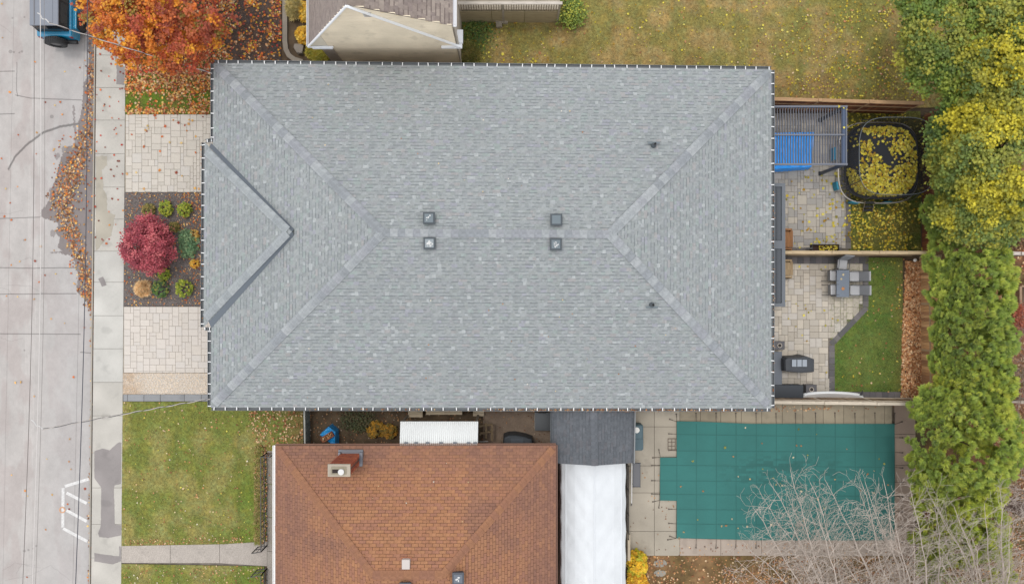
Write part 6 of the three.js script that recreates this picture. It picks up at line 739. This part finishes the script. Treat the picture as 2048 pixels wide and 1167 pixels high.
bush('hosta', 'yellow autumn plant by the cream house, beside the curved kerb', 606, 70, 14, 0.5, [C(240, 196, 50), C(226, 176, 40), C(236, 206, 90)], 100, 0.13, oval, { rz: 1.25, category: 'plant', spread: 0.09 , bright: 1.25 }); bush('hosta', 'yellow autumn plant at the top edge by the cream house', 609, 22, 13, 0.5, [C(240, 196, 50), C(226, 176, 40), C(236, 206, 90)], 100, 0.13, oval, { rz: 1.6, category: 'plant', spread: 0.09 , bright: 1.25 });
bush('ornamental_grass', 'pale dry grass clump at the top edge beside the kerb', 590, 14, 14, 0.45, [C(200, 186, 130), C(176, 160, 104), C(150, 140, 84)], 90, 0.22, tuft, { rz: 1.6, category: 'plant' }); bush('ornamental_grass', 'yellow-green grass clump between the boulder and the cream house', 637, 104, 22, 0.4, [C(176, 172, 70), C(206, 186, 90), C(146, 152, 60)], 150, 0.2, tuft, { category: 'plant', rz: 0.7 });
bush('leafy_shrub', 'green-yellow shrub at the right end of the wooden deck', 1143, 22, 26, 0.8, [C(132, 148, 56), C(178, 178, 66), C(110, 132, 50)], 100, 0.11, oval, { spread: 0.36, rz: 0.9, bright: 1.5 }); bush('leafy_shrub', 'dark green shrub between the cream house and the deck', 955, 62, 30, 0.2, [C(84, 122, 54), C(104, 136, 54), C(76, 106, 58), C(130, 140, 60)], 120, 0.09, oval, { spread: 0.4, rz: 1.2, inner: true, bright: 1.3 }); bush('ornamental_grass', 'straw-coloured grass clump at the corner of the cream house', 938, 106, 18, 0.35, [C(150, 140, 74), C(176, 156, 96), C(116, 124, 56)], 130, 0.26, tuft, { category: 'plant' });
bush('red_bush', 'rusty red bush at the right edge beyond the hedge', 2046, 640, 24, 1.0, [C(196, 104, 76), C(176, 88, 66), C(214, 126, 92)], 190, 0.1, oval, { rz: 1.3, spread: 0.16, inner: true, bright: 1.1 });
bush('undergrowth', 'brown-leaved bush at the right edge above the short whitish fence', 2040, 470, 24, 0.8, [C(120, 92, 66), C(100, 84, 58), C(140, 104, 70)], 170, 0.1, oval, { spread: 0.12 });
{ const L = [], cols = [C(176, 160, 98), C(140, 148, 66), C(196, 172, 118), C(130, 120, 76), C(150, 158, 76)].map((c) => mul(c, 1.3)); for (let i = 0; i < 1900; i++) { const y = rr(892, 1086), p = P(rr(511, 527), y, 0.1); L.push([p.x, rr(0.1, 0.22), p.z, rr(0.06, 0.16), gauss() * 0.4, rnd() * 6.28, gauss() * 0.4, mul(pick(cols), rr(0.75, 1.25)), 1]); } tag(inst('low_border', tuft, leafMat, L), 'scrubby brownish planting along the porch railing', 'plants', null, 'stuff'); }
// odds and ends beyond the hedge
{ const p = P(2013, 486, 1.0); const t = thing('teal_tub', 'teal plastic tub half hidden behind the hedge end', 'tub', V3(p.x, 0, p.z)); mk(new THREE.LatheGeometry([[0, 0.5], [0.16, 0.5], [0.22, 1.0], [0.24, 1.01], [0.235, 1.03], [0.2, 1.0], [0.15, 0.56], [0, 0.56]].map(([a, b]) => new THREE.Vector2(a, b)), 24), 'bucket', mat(C(26, 150, 128), { rough: 0.5 }), t); mk(new G().box(0, 0, 0, 0.3, 0.5, 0.3), 'stand', mat(C(110, 90, 70), { map: T.woodV }), t); }
{ const a = P(2042, 572, 0.4), b = P(2042, 618, 0.4), t = thing('raised_bed', 'weathered timber raised bed at the right edge beyond the hedge', 'planter'), m = mat(C(176, 146, 118), { map: T.woodV }); for (const dx of [0, 1.1]) mk(new G().bar(a.clone().add(V3(dx, 0, 0)).setY(0.08), b.clone().add(V3(dx, 0, 0)).setY(0.08), 0.12, 0.34), 'side_board', m, t); for (const e of [a, b]) mk(new G().bar(e.clone().setY(0.08).add(V3(.06, 0, 0)), e.clone().setY(0.08).add(V3(1.04, 0, 0)), 0.1, 0.32), 'end_board', m, t); mk(new G().box(a.x + .55, 0.07, (a.z + b.z) / 2, 0.96, 0.22, b.z - a.z - .1), 'soil_fill', mat(C(104, 80, 60), { map: T.soil }), t); }
for (const [x0, y0, x1, y1, r, label] of [[1998, 992, 2070, 1024, 0.2, 'thick dark fallen log at the right edge below the hedge'], [2012, 1012, 2080, 1042, 0.14, 'thinner brown log lying beside the thick dark log']]) { const a = P(x0, y0, 0.4).setY(r + .1), b = P(x1, y1, 0.4).setY(r + 0.12), q = []; for (let i = 0; i <= 6; i++) q.push(a.clone().lerp(b, i / 6).add(V3(gauss() * 0.02, 0, gauss() * 0.02))); const t = thing('log', label, 'log'); mk(new G().tube(q, q.map(() => r * rr(0.92, 1.06)), 12), 'bark', mat(C(104, 84, 74), { map: T.woodU, rough: 0.95 }), t); mk(new G().poly([0, 1, 2, 3, 4, 5, 6, 7].map((i) => a.clone().add(V3(-0.01, Math.cos(i * .785) * r * 0.95, Math.sin(i * .785) * r * 0.95)))), 'cut_end', mat(C(170, 140, 110), { map: T.woodV }), t); }
// bare trees, grown limb by limb towards the places their tips reach
function twig(g, p, d, len, r, depth, k) {
  const n = depth > 1 ? 5 : 3, q = [p.clone()], rad = [r]; let c = p.clone(), v = d.clone();
  for (let i = 1; i <= n; i++) { v.add(V3(gauss() * 0.27, gauss() * 0.14 + 0.04, gauss() * 0.27)).normalize(); c = c.clone().addScaledVector(v, len / n); q.push(c); rad.push(Math.max(0.005, r * (1 - 0.7 * i / n))); if (depth > 0 && i < n + 1 && rnd() < 0.8) { const s = rnd() < 0.5 ? 1 : -1, w = v.clone().applyAxisAngle(V3(gauss() * 0.5, 1, gauss() * 0.5).normalize(), s * rr(0.35, 0.9)); w.y += gauss() * 0.2; twig(g, c, w.normalize(), len * rr(0.4, 0.65), rad[i] * 0.68, depth - 1, k); } }
  g.tube(q, rad, depth > 1 ? 5 : 3, k());
}
function bareTree(label, bx, by, hTop, r, tips, col, depth = 2) {
  const t = thing('bare_tree', label, 'tree'), b = g0(bx, by, 0), g = new G(), s = V3(b.x, hTop, b.z), k = () => mul(col, rr(0.85, 1.15)); mk(new G().tube([V3(b.x, 0, b.z), V3(b.x + .05, hTop * 0.5, b.z), s], [r * 1.2, r, r * 0.9], 10), 'trunk', bark(C(150, 138, 126)), t);
  const br = new G(); for (const [x, y, h] of tips) { const e = P(x, y, h), m = s.clone().lerp(e, 0.45).add(V3(gauss() * 0.75, 0.1 * s.distanceTo(e), gauss() * 0.6)), q = [], rad = [], n = 12; let off = V3(0, 0, 0); for (let i = 0; i <= n; i++) { const u = i / n, p = s.clone().multiplyScalar((1 - u) * (1 - u)).addScaledVector(m, 2 * u * (1 - u)).addScaledVector(e, u * u); off.add(V3(gauss() * 0.125, gauss() * 0.06, gauss() * 0.125)); p.add(off); q.push(p); rad.push(lerp(r * 0.44, 0.009, Math.pow(u, 0.8))); }
    br.tube(q, rad, 6, k()); for (let i = 3; i < n; i++) for (let z = 0; z < 2; z++) { if (rnd() < 0.12) continue; const d = q[i + 1 > n ? n : i + 1].clone().sub(q[i - 1]).normalize(), w = d.applyAxisAngle(V3(gauss() * 0.4, 1, gauss() * 0.4).normalize(), (z ? 1 : -1) * rr(0.35, 1.0)); w.y += 0.1 * gauss(); twig(g, q[i], w.normalize(), rr(0.9, 1.9) * lerp(1.15, 0.7, i / n), Math.max(0.009, rad[i] * 0.6), depth, k); } twig(g, q[n], e.clone().sub(q[n - 2]).normalize(), 0.5, 0.007, 1, k); }
  mk(br, 'limb', mat(W1, { vc: true, map: T.woodV, rough: 0.9 }), t); stuffPart(mk(g, 'twigs', mat(W1, { vc: true, rough: 0.9 }), t)); return t;
}
const tw = C(206, 192, 180, 1.12);
bareTree('leftmost bare gray tree, branches fanning over the pool cover', 1672, 1262, 1.4, 0.13, [[1512, 962, 4.6], [1550, 952, 5], [1592, 940, 5.4], [1618, 965, 5], [1640, 1000, 5.5], [1500, 1072, 3.6], [1545, 1052, 4], [1580, 1020, 4.4], [1480, 1120, 3], [1610, 1060, 4], [1560, 1110, 3], [1650, 1070, 4], [1522, 1020, 4.2], [1600, 1110, 3.2], [1632, 1030, 4.6], [1572, 985, 4.6]], tw);
bareTree('middle bare gray tree, branches reaching over the lower pool corner', 1800, 1272, 1.4, 0.14, [[1662, 958, 5.6], [1716, 954, 6], [1740, 966, 6], [1768, 984, 6], [1690, 1000, 5], [1796, 1008, 6.2], [1826, 990, 6.6], [1640, 1040, 4.4], [1735, 1040, 5], [1790, 1070, 5], [1700, 1085, 4], [1840, 1060, 5.5], [1752, 1085, 4.4], [1810, 1110, 4.4], [1780, 1035, 5.4], [1720, 1110, 3.6], [1850, 1020, 6]], tw);
bareTree('bare gray tree in front of the lowest cedars of the hedge', 1935, 1290, 1.5, 0.14, [[1862, 1000, 6.6], [1900, 1010, 6.6], [1965, 1015, 6.8], [1992, 985, 7], [1880, 1060, 5.6], [2030, 1040, 6.6], [2046, 1105, 6], [1945, 1080, 6], [2000, 1090, 6], [1850, 1110, 5], [1910, 1120, 5], [1880, 1020, 6], [1975, 1050, 6], [2015, 1130, 5.4], [1930, 1040, 6.2]], tw);
bareTree('small bare shrub-like tree at the right edge beside the red bush', 2120, 745, 0.7, 0.07, [[2002, 752, 2.6], [2012, 700, 2.6], [2010, 772, 2.6], [2030, 655, 2.6], [2040, 800, 2.4], [2020, 728, 2.8]], C(176, 156, 142), 2);
bareTree('pale bare branches entering from the right edge near the logs', 2140, 985, 0.9, 0.08, [[2008, 938, 3], [2016, 972, 3], [2006, 1060, 3], [2030, 1000, 3], [2040, 920, 3]], C(206, 192, 182), 2);
// ---------- fallen leaves ----------
const litter = (label, list) => list.length && tag(inst('fallen_leaves', lobed, leafMat, list), label, 'leaves', null, 'stuff');
const mixPal = (a, b, t) => (rnd() < t ? pick(b) : pick(a));
litter('thick carpet of orange and red maple leaves beside the sidewalk', [
  ...scatter([[251, -30], [432, -30], [432, 228], [250, 228]], 7200, 0.11, (p, x, y) => leafOn(rnd() < 0.35 ? PAL.tan : y > 150 ? PAL.orange : PAL.red, 0.09, 0.17, 0.4)(p), (x, y) => clamp(1.02 - 0.85 * sstep(165, 195, y) * sstep(0.3, 0.5, wn(x / 26, y / 26, 4, 3)) * sstep(222, 214, y))),
  ...scatter([[432, -30], [562, -30], [562, 122], [432, 122]], 3600, 0.11, (p) => leafOn(rnd() < 0.4 ? PAL.tan : rnd() < 0.5 ? PAL.gold : PAL.red, 0.08, 0.17, 0.4)(p), (x, y) => clamp(0.68 - 0.55 * sstep(0.4, 0.56, wn(x / 24, y / 24, 19, 3)) + 0.3 * sstep(470, 432, x)))]);
litter('scattered maple leaves on the upper paver driveway', scatter([[251, 228], [420, 228], [404, 384], [250, 384]], 60, 0.125, leafOn(PAL.orange, 0.1, 0.2, 0.2), (x, y) => 0.3 + 0.7 * sstep(300, 230, y)));
{ const path = [[184, -20, 6], [184, 120, 5], [182, 190, 7], [178, 250, 9], [163, 300, 12], [148, 332, 13], [137, 362, 14], [122, 392, 15], [128, 425, 12], [136, 455, 9], [143, 470, 9], [155, 500, 9], [164, 530, 8], [174, 555, 10], [177, 585, 9], [184, 620, 4], [185, 700, 2], [183, 800, 2], [181, 900, 2], [180, 1000, 2.4], [179, 1170, 2.4]], dens = [200, 220, 160, 240, 240, 260, 280, 260, 200, 130, 110, 130, 130, 230, 240, 90, 50, 50, 50, 90, 0], L = []; for (let i = 0; i + 1 < path.length; i++) for (let k = 0; k < dens[i] * 0.52; k++) { const u = rnd(), a = path[i], b = path[i + 1], p = P(Math.min(lerp(a[0], b[0], u) + gauss() * 2 * lerp(a[2], b[2], u), 190), lerp(a[1], b[1], u) + gauss() * 5, 0.01); L.push(leafOn(rnd() < 0.42 ? PAL.brown : rnd() < 0.5 ? PAL.tan : PAL.orange, 0.07, 0.16, 0.4)(p)); } L.push(...scatter([[100, 300], [190, 200], [190, 600], [150, 600]], 260, 0.01, leafOn(PAL.orange, 0.08, 0.14, 0.3)), ...scatter([[0, 0], [180, 0], [180, 1167], [0, 1167]], 60, 0.01, leafOn(PAL.orange, 0.08, 0.16, 0.3)), ...scatter([[190, 20], [250, 20], [245, 500], [188, 500]], 70, 0.11, leafOn(PAL.red, 0.08, 0.16, 0.3))); litter('drift of orange leaves along the road gutter', L); }
litter('small tan leaves littering the dark gravel bed', scatter([[250, 385], [404, 385], [404, 612], [248, 612]], 2300, 0.11, leafOn([...PAL.tan, ...PAL.orange], 0.05, 0.11, 0.4), (x, y) => 0.35 + 0.65 * sstep(340, 390, x) * sstep(560, 480, y) + 0.3 * sstep(400, 386, y)));
litter('few pale leaf scraps on the green front lawn and along its edges', [...scatter([[246, 803], [548, 803], [532, 1086], [244, 1090]], 330, 0.13, leafOn([...PAL.tan, C(236, 226, 200), C(226, 206, 160), C(216, 206, 90)], 0.05, 0.12, 0.5)), ...scatter([[490, 803], [605, 803], [605, 890], [549, 890], [525, 940], [512, 900]], 700, 0.13, leafOn([...PAL.tan, C(236, 206, 160)], 0.06, 0.14, 0.5)), ...scatter([[508, 890], [534, 890], [534, 1086], [508, 1086]], 420, 0.2, leafOn(PAL.tan, 0.06, 0.12, 0.5)), ...scatter([[246, 1078], [530, 1072], [530, 1084], [246, 1090]], 200, 0.13, leafOn(PAL.tan, 0.05, 0.1, 0.5)), ...scatter([[246, 1127], [528, 1132], [528, 1180], [246, 1180]], 200, 0.13, leafOn([...PAL.tan, C(236, 226, 200)], 0.05, 0.11, 0.5))]);
litter('yellow leaves sprinkled over the wide dry lawn', scatter([[925, -20], [1870, -20], [1860, 205], [1548, 198], [1548, 136], [925, 132]], 9000, 0.13, (p, x, y) => leafOn(rnd() < 0.8 ? PAL.yellow : PAL.tan, 0.05, rnd() < 0.2 ? 0.19 : 0.13, 0.5)(p), (x, y) => clamp(0.1 + 0.4 * sstep(1440, 1760, x) + 0.35 * sstep(1600, 1800, x) * sstep(90, 180, y) + 0.3 * sstep(1120, 1000, x) * sstep(40, 70, y)) * (0.35 + 1.1 * sstep(0.35, 0.6, wn(x / 34, y / 34, 61, 3)))));
litter('yellow leaves covering the shady lawn around the trampoline', scatter([[1694, 226], [1850, 226], [1846, 502], [1697, 502]], 3300, 0.13, leafOn([...PAL.yellow, C(150, 130, 40)], 0.08, 0.16, 0.45), (x, y) => clamp(0.75 - 0.45 * sstep(0.45, 0.62, wn(x / 22, y / 22, 63, 3)) - 0.4 * sstep(1800, 1830, x))));
litter('yellow leaves scattered on the greyish patio', scatter([[1552, 335], [1696, 335], [1696, 498], [1552, 498]], 190, 0.125, leafOn(PAL.yellow, 0.09, 0.2, 0.25), (x, y) => 0.4 + 0.6 * sstep(1590, 1680, x)));
litter('few leaves on the cream patio', scatter([[1552, 520], [1725, 520], [1660, 690], [1655, 780], [1560, 780]], 46, 0.125, leafOn(PAL.yellow, 0.08, 0.16, 0.25)));
litter('few yellow leaves on the mown dark green lawn', scatter([[1738, 518], [1808, 518], [1806, 783], [1672, 783], [1672, 692], [1738, 618]], 330, 0.13, leafOn([...PAL.yellow, ...PAL.tan], 0.06, 0.13, 0.4), (x, y) => clamp(0.35 + 0.5 * sstep(580, 520, y) + 0.5 * sstep(1775, 1806, x))));
litter('deep strip of tan leaves along the foot of the board fence', scatter([[1812, 522], [1846, 522], [1848, 800], [1802, 800], [1806, 640]], 5200, 0.12, leafOn(PAL.tan.map((c) => mul(c, 1.25)), 0.08, 0.15, 0.6)));
litter('brown and tan leaves on the earth below the pool paving', scatter([[1262, 1112], [2060, 1112], [2060, 1190], [1262, 1190]], 4200, 0.09, leafOn([...PAL.tan, ...PAL.brown], 0.06, 0.14, 0.5), (x, y) => clamp(0.3 + 0.6 * sstep(0.4, 0.6, wn(x / 40, y / 40, 65, 3)) + 0.3 * sstep(1500, 1640, x))));
litter('rusty leaves on the earth beyond the hedge', scatter([[1985, 430], [2075, 430], [2075, 1110], [1990, 1110]], 3600, 0.1, leafOn([...PAL.brown, ...PAL.tan, C(190, 90, 60)], 0.08, 0.15, 0.5), (x, y) => 0.75));
litter('dark dead leaves in the alley between the houses', scatter([[608, 815], [1100, 815], [1100, 890], [608, 890]], 700, 0.09, leafOn([...PAL.brown, C(190, 170, 150)], 0.05, 0.11, 0.4), (x, y) => (x > 965 ? 0.3 : 0.9)));
litter('brown leaves caught in the gray roof gutters', [...scatter([[600, 817], [1545, 819], [1545, 822.5], [600, 820.5]], 1400, 2.83, leafOn([...PAL.tan, ...PAL.brown], 0.05, 0.1, 0.4), (x, y) => 0.15 + 0.7 * sstep(900, 1080, x) * sstep(0.4, 0.5, wn(x / 40, 3, 67, 2))), ...scatter([[401, 284], [405.5, 284], [405.5, 654], [401, 654]], 300, 2.83, leafOn(PAL.tan, 0.05, 0.09, 0.4), (x, y) => 0.15 + 0.8 * sstep(360, 300, y)), ...scatter([[1546.5, 380], [1549.5, 380], [1549.5, 790], [1546.5, 790]], 120, 2.83, leafOn(PAL.tan, 0.05, 0.09, 0.4))]);
litter('a few yellow leaves lying on the pergola beams', scatter([[1660, 212], [1694, 212], [1694, 330], [1684, 330], [1684, 220], [1660, 220]], 26, 2.6, leafOn(PAL.yellow, 0.1, 0.17, 0.2)));
litter('leaf scraps on the concrete paving around the pool', [...scatter([[1548, 812], [1820, 812], [1820, 822], [1548, 822]], 120, 0.125, leafOn(PAL.tan, 0.05, 0.11, 0.3), (x, y) => sstep(1800, 1550, x)), ...scatter([[1258, 930], [1350, 930], [1350, 1108], [1258, 1108]], 40, 0.125, leafOn(PAL.brown, 0.05, 0.1, 0.3)), ...scatter([[1350, 1085], [1830, 1085], [1830, 1112], [1350, 1112]], 110, 0.125, leafOn([...PAL.tan, ...PAL.brown], 0.05, 0.1, 0.3))]);

{ const on = (q, n, hf) => scatter(q, n, 0, (p, x, y) => { const w = P(x, y, hf(x, y)); return leafOn([C(236, 228, 210), C(226, 200, 150), C(180, 130, 90)], 0.04, 0.09, 0.2)(w); });
  litter('tiny pale leaf scraps lying on the gray roof', [...on([[480, 805], [1500, 805], [1240, 500], [760, 500]], 34, (x, y) => 2.97 + (816 - y) / 351 * 2.3), ...on([[520, 160], [1460, 160], [1240, 440], [760, 440]], 26, (x, y) => 2.97 + (y - 132) / 335 * 2.3)]);
  litter('tiny leaf scraps lying on the orange-brown roof', on([[590, 896], [1080, 896], [900, 1120], [740, 1120]], 18, (x, y) => 2.87 + (y - 890) / 262 * 2)); }
renderer.render(scene, camera);
